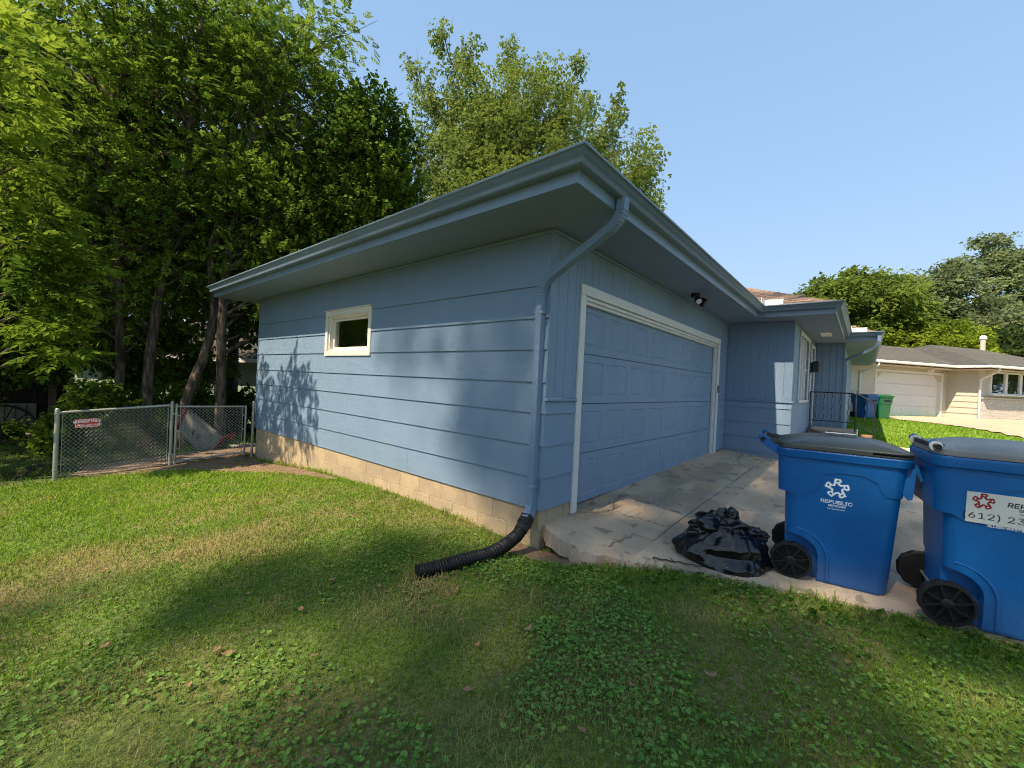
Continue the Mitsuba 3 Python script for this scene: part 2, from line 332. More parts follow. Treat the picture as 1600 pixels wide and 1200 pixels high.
# walls behind the boards
hp('wall', cat_([bx(.004, .002, .03, .12, 3.06, ZS, 0), bx(.004, 4.27, .03, .12, L, ZS, 0), bx(.004, 3.06, .03, .12, 4.27, 1.53, 0), bx(.004, 3.06, 2.13, .12, 4.27, ZS, 0),
     bx(.12, .002, .03, .60, .12, ZS, 0), bx(5.70, .002, .03, WX + .1, .12, ZS, 0), bx(.60, .002, 2.14, 5.70, .12, ZS, 0), bx(.12, L - .12, -.6, 20, L, ZS, 0), bx(WX + .004, LY + .12, -.15, WX + .12, .002, ZS, 0),
     bx(L2X + .004, L2Y + .12, -.1, L2X + .12, LY, ZS, 0), bx(L2X + .004, L2Y + .004, -.1, 20, L2Y + .12, ZS, 0), bx(19.9, L2Y + .12, -.1, 20, L - .12, ZS, 0)]), 'm_siding')
WIN2 = (7.45, 9.15, 1.11, 2.50); DOOR2 = (9.75, 10.65, .42, 2.45)
hp('wall', cat_([bx(WX + .004, LY + .004, -.15, WIN2[0], LY + .12, ZS, 0), bx(WIN2[0], LY + .004, -.15, WIN2[1], LY + .12, WIN2[2], 0), bx(WIN2[0], LY + .004, WIN2[3], WIN2[1], LY + .12, ZS, 0), bx(WIN2[1], LY + .004, -.15, DOOR2[0], LY + .12, ZS, 0),
     bx(DOOR2[0], LY + .004, DOOR2[3], DOOR2[1], LY + .12, ZS, 0), bx(DOOR2[1], LY + .004, -.15, L2X, LY + .12, ZS, 0)]), 'm_siding')
hp('floor_slab', bx(.13, .13, -.3, 19.8, L - .13, -.16, 0), 'm_concrete_n')
# side wall lap boards, z of their lower edges
ROWS = [.035, .33, .629, .93, 1.22, 1.526, 1.822, 2.126, ZS - .002]
def lap(y0, y1, z0, z1, fx, d=.020):
    """a lap board from y0 to y1: fx maps (along, out, z) to the world"""
    b = .003; prof = np.array([(0, z0 + .002), (d - b, z0), (d, z0 + b), (.004, z1), (0, z1)])
    P = np.vstack([np.c_[np.full(5, y0), prof], np.c_[np.full(5, y1), prof]]); return hull(fx(P))
side = lambda P: np.stack([-P[:, 1], P[:, 0], P[:, 2]], 1)
front = lambda P: np.stack([P[:, 0], -P[:, 1], P[:, 2]], 1)
for z0, z1 in zip(ROWS[:-1], ROWS[1:]):
    j_ = {.035: 2.05, .33: 5.1, .629: 3.6, .93: 1.75, 1.22: 5.4}.get(z0)
    spans = ([(.0, j_ - .0008), (j_ + .0008, L)] if j_ else [(.0, L)]) if z1 < 1.6 or z0 > 2.1 else [(.0, 3.0), (4.33, L)]
    for a, b in spans: hp('siding_board', lap(a, b, z0, z1 + .006, side), 'm_siding')
hp('corner_board', cat_([bx(-.026, L, .04, .06, L + .02, ZS - .003, .003)]), 'm_siding')
hp('frieze_trim', bx(-.035, -.02, ZS - .035, -.003, L, ZS - .004, .004), 'm_siding')
# front wall: lap boards under the belt, grooved vertical boards above
FR = [.035, .33, .629, .93, 1.05]
for z0, z1 in zip(FR[:-1], FR[1:]):
    hp('siding_board', lap(-.02, .50, z0, z1 + .004, front), 'm_siding'); hp('siding_board', lap(5.80, WX, z0, z1 + .004, front), 'm_siding')
    hp('siding_board', lap(0, 1, z0, z1 + .004, lambda P: np.stack([WX - P[:, 1], P[:, 0] * (LY - .02) + (1 - P[:, 0]) * -.018, P[:, 2]], 1)), 'm_siding')
hp('siding_board', lap(0, 1, -.16, .041, lambda P: np.stack([WX - P[:, 1], P[:, 0] * (LY - .02) + (1 - P[:, 0]) * -.018, P[:, 2]], 1)), 'm_siding')
for a in ((-.03, -.035, 1.05, .50, -.002, 1.078), (5.80, -.035, 1.05, WX - .003, -.002, 1.078), (WX - .035, LY - .02, 1.05, WX - .002, -.036, 1.078)): hp('belt_trim', bx(*a, .005), 'm_siding')
def vboard(x0, x1, z0, z1): hp('wall_board', bx(x0 + .0018, -.008, z0, x1 - .0018, -.0015, z1, .002), 'm_siding')
xs = [-.016] + list(np.arange(.12, WX, .152)) + [WX - .004]
for a, b in zip(xs[:-1], xs[1:]):
    if b <= .52 or a >= 5.76: vboard(a, b, 1.080, ZS - .004)
    else:
        if a < .5: vboard(a, .5, 1.080, ZS - .004); a = .5
        if b > 5.80: vboard(5.80, b, 1.080, ZS - .004); b = 5.80
        vboard(a, b, 2.245, ZS - .004)
ys = np.linspace(-.02, LY - .016, 9)
for a, b in zip(ys[:-1], ys[1:]): hp('wall_board', bx(WX - .008, b + .0018, 1.080, WX - .0015, a - .0018, ZS - .004, .002), 'm_siding')
hp('frieze_trim', bx(-.03, -.035, ZS - .03, WX - .02, -.0165, ZS - .004, .004), 'm_siding')
# garage door surround
hp('door_trim', bx(.50, -.03, 2.14, 5.80, -.002, 2.244, .005), 'm_white_trim', label='white trim board over the garage door')
hp('door_trim', bx(.50, -.028, -.095, .60, -.002, 2.139, .005), 'm_white_trim'); hp('door_trim', bx(5.68, -.028, -.02, 5.80, -.002, 2.139, .005), 'm_white_trim')
hp('door_jamb', bx(.601, -.001, -.085, .625, .115, 2.139, .003), 'm_white_trim'); hp('door_jamb', bx(5.655, -.001, -.02, 5.679, .115, 2.139, .003), 'm_white_trim')
hp('door_jamb', bx(.626, -.001, 2.10, 5.654, .115, 2.139, .003), 'm_white_trim'); hp('door_stop', bx(.626, .02, 2.065, 5.654, .062, 2.0995, .004), 'm_white_trim')
hp('door_stop', bx(5.625, .02, -.02, 5.6545, .062, 2.064, .004), 'm_white_trim'); hp('door_stop', bx(.6255, .02, -.08, .645, .062, 2.064, .004), 'm_white_trim')
# sectional garage door: four sections, eight stamped panels in each
DX0, DX1, DZ0 = .628, 5.652, -.06
sh, pw = (2.09 - DZ0) / 4, (DX1 - DX0) / 8
GD = f'{H}__garage_door'
for r in range(4):
    z0 = DZ0 + r * sh; fx0 = []
    holes = [sbox(DX0 + c * pw + .065, z0 + .085, DX0 + (c + 1) * pw - .065, z0 + sh - .085) for c in range(8)]
    pl = sbox(DX0, z0 + .004, DX1, z0 + sh - .004)
    for h_ in holes: pl = pl.difference(h_)
    sec = prism(pl, .03)
    sec = map_(sec, lambda V: np.stack([V[:, 0], .098 - V[:, 2], V[:, 1]], 1))
    sec.invert()
    part(GD, 'door_section', sec, 'm_siding')
    for h_ in holes:
        a0, b0, a1, b1 = h_.bounds
        def ring(i, y): return np.array([(a0 + i * 2.6, y, b0 + i), (a1 - i * 2.6, y, b0 + i), (a1 - i * 2.6, y, b1 - i), (a0 + i * 2.6, y, b1 - i)])
        part(GD, 'panel', loft([ring(-.001, .0685), ring(.008, .0745), ring(.020, .0745), ring(.028, .0695)], cap0=False), 'm_siding')
# small side window
W1 = f'{H}__window'
for a in ((-.03, 3.0, 2.10, -.002, 4.33, 2.178), (-.03, 3.0, 1.483, -.002, 4.33, 1.56), (-.028, 3.0, 1.561, -.002, 3.075, 2.099), (-.028, 4.255, 1.561, -.002, 4.33, 2.099)): part(W1, 'casing', bx(*a, .005), 'm_cream')
for a in ((-.001, 3.062, 2.075, .118, 4.268, 2.128), (-.001, 3.062, 1.532, .118, 4.268, 1.585), (-.001, 3.062, 1.586, .118, 3.10, 2.074), (-.001, 4.22, 1.586, .118, 4.268, 2.074)): part(W1, 'jamb', bx(*a, .003), 'm_cream')
for a in ((.055, 3.101, 2.03, .09, 4.219, 2.0745), (.055, 3.101, 1.5855, .09, 4.219, 1.625), (.055, 3.101, 1.626, .09, 3.135, 2.029), (.055, 4.18, 1.626, .09, 4.219, 2.029)): part(W1, 'sash', bx(*a, .004), 'm_cream')
part(W1, 'pane', bx(.07, 3.136, 1.627, .0705, 4.179, 2.028, 0), 'm_glass')
hp('window_drip', bx(-.05, 2.985, 2.179, -.002, 4.345, 2.192, .003), 'm_cream')
# living room window and door on the stepped front
W2 = f'{H}__window_001'
x0, x1, z0, z1 = WIN2
for a in ((x0 - .07, LY - .028, z1, x1 + .07, LY + .001, z1 + .07), (x0 - .07, LY - .04, z0 - .06, x1 + .07, LY + .001, z0), (x0 - .07, LY - .026, z0 + .001, x0, LY + .001, z1 - .001), (x1, LY - .026, z0 + .001, x1 + .07, LY + .001, z1 - .001)): part(W2, 'casing', bx(*a, .005), 'm_white_trim')
for xa in (x0 + .56, x0 + 1.14): part(W2, 'mullion', bx(xa - .035, LY - .01, z0 + .001, xa + .035, LY + .09, z1 - .001, .004), 'm_white_trim')
for xa, xb in ((x0, x0 + .525), (x0 + .595, x0 + 1.105), (x0 + 1.175, x1)):
    part(W2, 'pane', bx(xa + .002, LY + .05, z0 + .002, xb - .002, LY + .0505, z1 - .002, 0), 'm_glass')
    if xb != x0 + 1.105: part(W2, 'meeting_rail', bx(xa + .003, LY + .015, 1.80, xb - .003, LY + .045, 1.84, .003), 'm_white_trim')
part(W2, 'curtain', map_(bx(x0 + .02, LY + .16, z0 - .02, x1 - .02, LY + .165, z1, 0).subdivide_to_size(.04), lambda V: V + np.stack([0 * V[:, 0], .02 * np.sin(V[:, 0] * 55), 0 * V[:, 0]], 1)), 'm_curtain')
D2 = f'{H}__front_door'
x0, x1, z0, z1 = DOOR2
part(D2, 'leaf', bx(x0 + .01, LY + .04, z0, x1 - .01, LY + .085, z1 - .01, .004), 'm_nb_white')
for a in ((x0 - .07, LY - .026, z1, x1 + .07, LY + .001, z1 + .07), (x0 - .07, LY - .025, z0, x0, LY + .001, z1 - .001), (x1, LY - .025, z0, x1 + .07, LY + .001, z1 - .001)): part(D2, 'casing', bx(*a, .005), 'm_white_trim')
part(D2, 'handle', cat_([bx(x0 + .06, LY + .0, 1.28, x0 + .10, LY + .045, 1.42, .006), bar((x0 + .08, LY + .005, 1.32), (x0 + .17, LY + .005, 1.32), .01)]), 'm_black_iron')
for z0, z1 in zip([-.12, .18, .48, .78], [.18, .48, .78, 1.055]):
    for i, (a, b) in enumerate(((WX - .02, 7.6), (7.6, 8.9), (8.9, 9.67), (10.73, L2X - .02))): hp('siding_board', lap(a + .002, b - .002, z0, z1, lambda P: np.stack([P[:, 0], LY - P[:, 1], P[:, 2]], 1), .012), 'm_siding')
hp('belt_trim', bx(WX - .036, LY - .04, 1.056, 9.67, LY - .002, 1.084, .005), 'm_siding')
ys = np.linspace(LY - .02, L2Y - .016, 5)
for a, b in zip(ys[:-1], ys[1:]): hp('wall_board', bx(L2X - .016, b + .004, -.05, L2X - .0015, a - .004, ZS - .004, .003), 'm_siding')
hp('corner_board', bx(L2X - .03, L2Y - .03, -.05, L2X + .06, L2Y - .001, ZS - .004, .004), 'm_siding')
# foundation of concrete blocks
FD = f'{H}__foundation'
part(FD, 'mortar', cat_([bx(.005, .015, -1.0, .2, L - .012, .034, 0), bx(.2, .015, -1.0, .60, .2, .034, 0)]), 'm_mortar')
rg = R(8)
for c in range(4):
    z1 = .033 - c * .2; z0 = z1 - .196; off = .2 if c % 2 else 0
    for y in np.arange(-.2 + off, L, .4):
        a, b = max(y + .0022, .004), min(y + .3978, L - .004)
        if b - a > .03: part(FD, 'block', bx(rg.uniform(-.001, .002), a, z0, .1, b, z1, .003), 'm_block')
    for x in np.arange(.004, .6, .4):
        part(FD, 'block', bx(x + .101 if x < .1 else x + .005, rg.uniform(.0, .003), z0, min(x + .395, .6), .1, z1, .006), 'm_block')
# eaves: soffit, fascia, gutter
EPATH = np.array([(-.65, 7.84), (-.65, -.65), (5.78, -.65), (5.78, LY - .65), (10.2, LY - .65), (10.2, L2Y - .65), (20.65, L2Y - .65)])
def sweep(path, prof):
    """a closed profile of (outward, z) swept along the eave with mitred corners"""
    d = np.diff(path, axis=0); d /= np.linalg.norm(d, axis=1, keepdims=True); n = np.stack([d[:, 1], -d[:, 0]], 1); n = -n if False else n
    mit = [n[0]] + [(a + b) / (1 + a @ b) for a, b in zip(n[:-1], n[1:])] + [n[-1]]
    mit = [np.array([q[0], q[1]]) for q in mit]
    return loft([np.c_[p + np.outer(prof[:, 0], q), prof[:, 1]] for p, q in zip(path, mit)])
def fixup(m_):
    m_ = trimesh.Trimesh(m_.vertices, m_.faces, process=True); trimesh.repair.fix_normals(m_); return m_
hp('fascia', fixup(sweep(EPATH, np.array([(-.022, ZS), (-.003, ZS), (0, ZS + .003), (0, 2.80), (-.022, 2.80)]))), 'm_trim_blue')
GP = np.array([(.001, 2.832), (.001, 2.728), (.066, 2.726), (.073, 2.731), (.078, 2.748), (.080, 2.760), (.088, 2.772), (.092, 2.776), (.096, 2.784), (.108, 2.806), (.114, 2.812), (.122, 2.814), (.126, 2.820), (.126, 2.830), (.122, 2.834), (.114, 2.832), (.111, 2.826), (.106, 2.815), (.093, 2.790), (.076, 2.764), (.070, 2.735), (.064, 2.730), (.004, 2.732), (.004, 2.832)])
hp('gutter', fixup(sweep(EPATH, GP)), 'm_trim_blue', smooth=35)
inner = Polygon([tuple(p) for p in EPATH] + [(20.65, 7.84)]).buffer(-.0215, join_style=2)
hp('soffit', prism(inner.difference(HOUSE.buffer(-.05)), .03, ZS + .002), 'm_soffit')
# roof: three intersecting hips, shingle courses on the slopes that show
PITCH = .45
def hip(x0, y0, x1, y1, z=2.825):
    h_ = (y1 - y0) / 2; r = h_
    return hull([(x0, y0, z), (x1, y0, z), (x1, y1, z), (x0, y1, z), (x0, y0, z - .03), (x1, y0, z - .03), (x1, y1, z - .03), (x0, y1, z - .03), (x0 + r, y0 + h_, z + PITCH * h_), (x1 - r, y0 + h_, z + PITCH * h_)])
RF = f'{H}__roof'
part(RF, 'deck', hip(-.68, -.68, 19.6, 7.88), 'm_shingle'); part(RF, 'deck', hip(5.75, LY - .68, 19.9, 7.86), 'm_shingle'); part(RF, 'deck', hip(10.17, L2Y - .68, 20.2, 7.84), 'm_shingle')
def courses(x0, y0, ylim, rows, seed):
    rg = R(seed); ms = []; sl = np.array([1, 0, PITCH]) / math.hypot(1, PITCH); nr = np.array([-PITCH, 0, 1]) / math.hypot(1, PITCH)
    for k in range(rows):
        s0 = k * .14 - .015; ya = y0 + s0 * .94; y = ya + rg.uniform(0, .3)
        while y < ylim:
            w = .28 + rg.uniform(-.02, .02); o = np.array([x0, 0, 2.828]); th = .010 + rg.uniform(0, .006)
            P = [o + sl * (s0 + a) + nr * (b * (1 - a / .2)) + np.array([0, yy, 0]) for a in (0, .19) for b in (.003, th) for yy in (max(y, ya) + .003, y + w - .003)]
            ms.append(hull(P)); y += w
    return cat_(ms)
part(RF, 'shingles', courses(5.75, LY - .68, 1.2, 17, 2), 'm_shingle', kind='stuff'); part(RF, 'shingles', courses(10.17, L2Y - .68, -.6, 9, 4), 'm_shingle', kind='stuff')
for i, (x, y) in enumerate(((5.72, -.72), (10.14, LY - .72))):
    hp('splash_guard', cat_([bx(x - .06, y - .34, 2.826, x - .05, y - .03, 2.93, .002), bx(x - .36, y - .055, 2.826, x - .062, y - .045, 2.93, .002)]), 'm_nb_white')
# downspouts: ribbed rectangular pipe along a path
def spout(path, w=.088, d=.068, side_dir=(1, 0, 0)):
    path = np.asarray(path, float); t = np.gradient(path, axis=0); t /= np.linalg.norm(t, axis=1, keepdims=True); loops = []
    pf = []
    nr = 5
    for sx, sy, ex, ey in ((-1, -1, 1, -1), (1, -1, 1, 1), (1, 1, -1, 1), (-1, 1, -1, -1)):
        for k in range(nr * 2):
            f = k / (nr * 2); q = .0035 if k % 2 else 0
            a = np.array([sx + (ex - sx) * f, sy + (ey - sy) * f]) * np.array([w / 2, d / 2]); nrm = np.array([(ey - sy), -(ex - sx)]) / 2
            pf.append(a * .985 - q * nrm * (1 if 0 < k else 0))
    pf = np.array(pf)
    for p, q in zip(path, t):
        ex = np.array(side_dir, float); ex -= q * (ex @ q); ex /= np.linalg.norm(ex); ey = np.cross(q, ex)
        loops.append(p + pf[:, :1] * ex + pf[:, 1:] * ey)
    return fixup(loft(loops))
def arc(a, b, c, n=7):
    a, b, c = map(np.asarray, (a, b, c)); s = np.linspace(0, 1, n)[:, None]; return (1 - s) ** 2 * a + 2 * s * (1 - s) * b + s * s * c
DS = f'{H}__downspout'
A, B, C_, D_ = (-.045, -.70, 2.735), (-.045, -.70, 2.56), (-.045, .07, 2.14), (-.045, .07, .10)
e1 = arc((-.045, -.70, 2.66), B, (-.045, -.575, 2.49), 9); e2 = arc((-.045, -.06, 2.21), C_, (-.045, .07, 2.02), 9)
def crimp(p): # the crimped ribs of an elbow
    q = np.repeat(p, 2, 0); return q
part(DS, 'elbow', spout(np.vstack([[A], e1])), 'm_siding'); part(DS, 'pipe', spout(np.vstack([[e1[-1] + [0, -.005, .003]], e2[:1]]), .084, .064), 'm_siding'); part(DS, 'elbow', spout(e2), 'm_siding')
part(DS, 'pipe', spout([(-.045, .07, 2.03), (-.045, .07, 1.2), D_], .084, .064), 'm_siding'); part(DS, 'elbow', spout(arc((-.045, .07, .12), (-.045, .07, .02), (-.13, .065, -.03), 8)), 'm_siding')
for e in (e1, e2):
    for k in range(1, len(e) - 1):
        t = e[k + 1] - e[k - 1]; t /= np.linalg.norm(t); ey = np.cross(t, [1, 0, 0])
        part(DS, 'crimp', map_(bx(-.046, -.036, -.004, .046, .036, .004, .002), lambda V: e[k] + V[:, :1] * [1, 0, 0] + V[:, 1:2] * ey + V[:, 2:] * t), 'm_siding')
for z in (1.85, .25): part(DS, 'strap', cat_([bx(-.084, .022, z, -.001, .026, z + .03, .001), bx(-.084, .114, z, -.001, .118, z + .03, .001), bx(-.086, .022, z, -.0835, .118, z + .03, .001)]), 'm_siding')
q = arc((10.13, -2.45, 2.60), (10.2, -2.40, 2.46), (10.4, -2.25, 2.40), 7)
part(f'{H}__downspout_001', 'pipe', spout(np.vstack([[(10.13, -2.45, 2.73)], q, [(10.82, L2Y - .05, 2.2), (10.86, L2Y - .05, 2.05), (10.86, L2Y - .05, .1)]])), 'm_siding')
# vent in the soffit, post-mounted house lamp beside the door
hp('soffit_vent', cat_([bx(8.4, LY - .45, ZS - .012, 9.1, LY - .25, ZS + .001, .003)]), 'm_nb_white')
WL = thing('wall_lamp', 'black wall lamp beside the front door', 'lamp')
part(WL, 'backplate', bx(9.42, LY - .055, 1.78, 9.52, LY - .027, 2.04, .004), 'm_black_iron'); part(WL, 'shade', loft([np.c_[rrect(9.40, LY - .20, 9.54, LY - .06, .02), np.full(24, z)] * 1.0 for z in (1.80, 2.02)]), 'm_black_iron'); part(WL, 'cap', loft([np.c_[rrect(9.39, LY - .21, 9.55, LY - .056, .02), np.full(24, 2.021)], np.c_[rrect(9.45, LY - .15, 9.49, LY - .11, .01), np.full(24, 2.07)]]), 'm_black_iron')
FL = thing('flood_light', 'black security light with swivel heads under the garage eave', 'light')
c = np.array([3.27, -.28, ZS])
part(FL, 'base', loft([c + np.c_[.065 * np.cos(np.linspace(0, 6.283, 20, endpoint=False)), .065 * np.sin(np.linspace(0, 6.283, 20, endpoint=False)), np.full(20, z)] for z in (0, -.03, -.05)]), 'm_black_plastic', 40)
for i, (dx, dy) in enumerate(((-.10, -.06), (.10, -.05), (0, -.10))):
    a = c + [dx * .4, dy * .4, -.05]; b = c + [dx, dy, -.10]; d = np.array([dx * 1.2, dy - .04, -.12]); d /= np.linalg.norm(d)
    hd = part(FL, 'lamp_head' if i < 2 else 'sensor', cat_([bar(a, b, .012), tube([b - d * .03, b - d * .01, b + d * .06, b + d * .065], [.02, .042, .05, .048], 14)]), 'm_black_plastic', 40)
    if i < 2: part(hd, 'lens', tube([b + d * .0655, b + d * .068], .04, 14), 'm_lens')
KP = thing('keypad', 'small grey garage keypad on the right door trim', 'keypad')
part(KP, 'case', bx(5.70, -.055, 1.19, 5.765, -.029, 1.33, .006), 'm_keypad'); part(KP, 'cover', bx(5.705, -.060, 1.21, 5.76, -.0555, 1.325, .002), 'm_keypad')

# ------------------------------------------------------------------ black drain pipe at the downspout
HS = thing('drain_pipe', 'black corrugated drain pipe lying on the grass below the downspout', 'drain pipe')
hp_ = smooth_path([(-.20, .055, -.095), (-.30, .04, -.14), (-.55, .03, -.185), (-.79, .06, -.20), (-1.03, .10, -.205), (-1.255, .165, -.205)], 300)
for i in range(len(hp_)): hp_[i, 2] = max(hp_[i, 2], float(G(hp_[i, 0], hp_[i, 1])) + .048)
ar = np.concatenate([[0], np.cumsum(np.linalg.norm(np.diff(hp_, axis=0), axis=1))])
rr = .0515 + .0055 * np.tanh(2.2 * np.sin(ar / .0235 * 2 * np.pi))
part(HS, 'hose', tube(np.vstack([hp_, hp_[::-1][:40]]), np.concatenate([rr, [.050], rr[::-1][1:40] - .007]), 26, cap=False), 'm_black_plastic', smooth=50)
ap = [np.array([-.10, .067, -.005]), np.array([-.125, .066, -.035]), np.array([-.165, .060, -.07]), np.array([-.215, .052, -.105])]
def rloop(p, t, w, d, r, n=5):
    t = np.array(t, float); t /= np.linalg.norm(t); ex = np.array([0, 1.0, 0]); ex -= t * (ex @ t); ex /= np.linalg.norm(ex); ey = np.cross(t, ex); q = rrect(-w / 2, -d / 2, w / 2, d / 2, r, n)
    return p + q[:, :1] * ex + q[:, 1:] * ey
tt = (-.72, -.05, -.7)
part(HS, 'adapter', fixup(loft([rloop(ap[0], tt, .104, .084, .008), rloop(ap[1], tt, .106, .086, .008), rloop(ap[2], tt, .112, .10, .012), rloop(ap[2] + [-.004, 0, -.004], tt, .12, .12, .058), rloop(ap[3], tt, .122, .122, .0605)])), 'm_black_plastic', smooth=35)

# ------------------------------------------------------------------ wheeled bins
LD = np.array([.126, -.992, 0.]); WD = np.array([.992, .126, 0.]); UP = np.array([0, 0, 1.0])
def emblem(height):
    """five letters R set round a five-pointed gap"""
    g = meshkit.text_mesh('R', 1.0, .02, True); g.apply_translation([-g.bounds[:, 0].mean(), 0, 0]); ms = []
    for k in range(5):
        q = g.copy(); q.apply_transform(np.diag([1.2, .98, 1, 1])); q.apply_transform(np.array([[1, .12, 0, 0], [0, 1, 0, .50], [0, 0, 1, 0], [0, 0, 0, 1.0]])); a = -2 * math.pi * k / 5
        q.apply_transform(frame([0, 0, 0], [math.cos(a), math.sin(a), 0], [-math.sin(a), math.cos(a), 0], [0, 0, 1])); ms.append(q)
    e = cat_(ms); q = []
    for i, (a, b) in enumerate(((0, 0), (.035, 0), (-.035, 0), (0, .035), (0, -.035))):  # a heavier stroke
        w = e.copy(); w.apply_translation([a, b, .004 * i]); q.append(w)
    e = cat_(q); e.apply_scale([height / 2.6, height / 2.6, .05]); return e
def txt(s, h, bold=True, sx=1.0, shear=0.0):
    g = meshkit.text_mesh(s, h, .0012, bold); g.apply_translation([-g.bounds[:, 0].mean(), 0, 0]); g.apply_transform(np.array([[sx, shear, 0, 0], [0, 1, 0, 0], [0, 0, 1, 0], [0, 0, 0, 1.0]])); return g
def make_bin(key, origin, Hh, lid, lidmat, kind):
    """origin: on the ground under the hinge line, mid width. local (s to the front, w away from the lawn, z)"""
    o = np.array(origin, float)
    def W(m_): return map_(m_, lambda V: o + V[:, :1] * LD + V[:, 1:2] * WD + V[:, 2:] * UP)
    def Wf(m_):
        m_ = W(m_); m_.fix_normals(); return m_
    k = Hh / 1.035
    half = lambda z: .265 + .065 * z / (1.0 * k)
    fr = lambda z: .80 + .062 * z / (1.0 * k)
    re = lambda z: .165 - .03 * z / (1.0 * k)
    sw = -.025 if kind == 1 else -.06; hb = -.03 if kind == 1 else .085
    def ringz(z, g=0., r=.075, ge=None):
        ge = g if ge is None else ge
        return np.c_[rrect(re(z) - ge, -half(z) - g, fr(z) + g, half(z) + g, r, 7), np.full(32, z)]
    body = man(loft([ringz(.0, -.022), ringz(.006, -.008), ringz(.03), ringz(.35 * k), ringz(.70 * k), ringz(1.0 * k)]))
    for sgn in (-1, 1):  # wheel housings, arched
        t = np.linspace(0, np.pi / 2, 10); arc_ = [(.02, -.1)] + [(.375 + sw, -.1)] + [(.40 + sw, .02)] + [(.22 + sw + .18 * math.cos(a), .20 * k + .15 * math.sin(a)) for a in t] + [(.02, .35 * k)]
        q = prism(Polygon(arc_), .12); q = map_(q, lambda V: np.stack([V[:, 0], sgn * (.185 + V[:, 2]), V[:, 1]], 1)); q.fix_normals(); body = body - man(q)
    # slightly proud upper collar with a lower edge that dips to the rear
    col = man(loft([ringz(.60 * k, .004, .075, .03), ringz(.62 * k, .006, .075, .05), ringz(.985 * k, .010, .075, .055)]))
    cut = Polygon([(-.2, .50), (-.2, .685 * k), (.165, .685 * k), (.215, .655 * k), (.30, .685 * k), (.34, .73 * k), (.39, .86 * k), (.48, .88 * k), (.62, .88 * k), (.70, .84 * k), (.745, .745 * k), (.80, .745 * k), (1.2, .745 * k), (1.2, .5)])
    q = prism(cut, 1.2); q = map_(q, lambda V: np.stack([V[:, 0], V[:, 2] - .6, V[:, 1]], 1)); q.fix_normals()
    col = col - man(q)
    rim = man(loft([ringz(.965 * k, .014, .08, .06), ringz(.972 * k, .030, .085, .068), ringz(1.025 * k, .036, .085, .07), ringz(1.035 * k, .030, .085, .064)]))
    body = body + col + rim
    # hollow rear handle brackets and front catch
    for sgn in (-1, 1):
        br = Polygon([(.16, .93 * k), (hb + .05, 1.005 * k), (hb - .015, 1.055 * k), (hb - .035, 1.105 * k), (hb - .005, 1.125 * k), (hb + .04, 1.10 * k), (hb + .08, 1.05 * k), (.16, 1.03 * k)]).buffer(.008).buffer(-.008)
        q = prism(br, .035); q = map_(q, lambda V: np.stack([V[:, 0], sgn * (.29 if kind == 1 else .25) + V[:, 2] - .0175, V[:, 1]], 1)); q.fix_normals(); body = body + man(q)
    lip = prism(Polygon([(.90, 1.0 * k), (.935, .985 * k), (.965, .88 * k), (.952, .875 * k), (.915, .96 * k), (.86, .97 * k)]), .44); lip = map_(lip, lambda V: np.stack([V[:, 0], V[:, 2] - .22, V[:, 1]], 1)); lip.fix_normals(); body = body + man(lip)
    for sgn in (-1, 1):
        fl = prism(Polygon([(.83, .80 * k), (.875, .74 * k), (.90, .75 * k), (.915, .97 * k), (.85, .97 * k)]), .03); fl = map_(fl, lambda V: np.stack([V[:, 0], sgn * .27 + V[:, 2] - .015, V[:, 1]], 1)); fl.fix_normals(); body = body + man(fl)
    # raised arch rib over each wheel
    for sgn in (-1, 1):
        t = np.linspace(.05, 1.45, 14); P = [(.245 + sw + .215 * math.sin(a), sgn * (half(.3) + .003), .175 * k + .225 * math.cos(a)) for a in t] + [(.462 + sw, sgn * (half(.1) + .003), .03)]
        body = body + man(tube(P, np.r_[np.linspace(.006, .011, 14), .011], 8))
    bk = unman(body)
    part(key, 'body', Wf(bk), 'm_bin_blue', smooth=38)
    # lid
    zl = 1.037 * k
    def lr(z, g, r=.10): return np.c_[rrect(re(1) - .06 - g, -half(1) - .035 - g, fr(1) + .038 + g, half(1) + .035 + g, r, 7), np.full(32, z)]
    lo = [lr(zl, -.004), lr(zl + .003, .004), lr(zl + .034, .004), lr(zl + .040, -.002), lr(zl + .05, -.04, .12), lr(zl + .06, -.08, .14), lr(zl + .07, -.12, .14), lr(zl + .078, -.17, .13), lr(zl + .082, -.22, .10), lr(zl + .084, -.27, .07), lr(zl + .085, -.32, .03)]
    lidm = loft([q for q in lo])
    def crown(V):
        V = V.copy(); u = (V[:, 0] - .5) / .45; h = np.clip((V[:, 2] - zl - .036) / .012, 0, 1)
        V[:, 2] += h * .022 * np.exp(-(u / .75) ** 4) ; return V
    lidm = map_(lidm, crown); lm = man(lidm)
    if kind == 1:
        nt = trimesh.creation.box(bounds=[[.66, -.45, zl + .012], [1.1, -.27, zl + .031]]); lm = lm - man(nt)
    part(key, 'lid', Wf(unman(lm)), lidmat, smooth=40)
    part(key, 'hinge_bar', W(tube([(hb, -.34, 1.085 * k), (hb, .34, 1.085 * k)], .017, 14)), 'm_black_plastic', 40)
    for sgn in (-1, 1):
        wv = sgn * (.29 if kind == 1 else .25)
        part(key, 'hinge_arm', Wf(map_(prism(Polygon([(hb - .02, 1.065 * k), (.16, 1.04 * k), (.16, zl + .038), (.07, zl + .05), (hb - .015, 1.105 * k)]), .03), lambda V: np.stack([V[:, 0], wv - sgn * .04 + V[:, 2] - .015, V[:, 1]], 1))), lidmat)
        if kind == 2: part(key, 'hinge_cap', W(tube([(hb, wv - .02, 1.085 * k), (hb, wv - .03, 1.085 * k)], .034, 18)), 'm_sticker', 40)
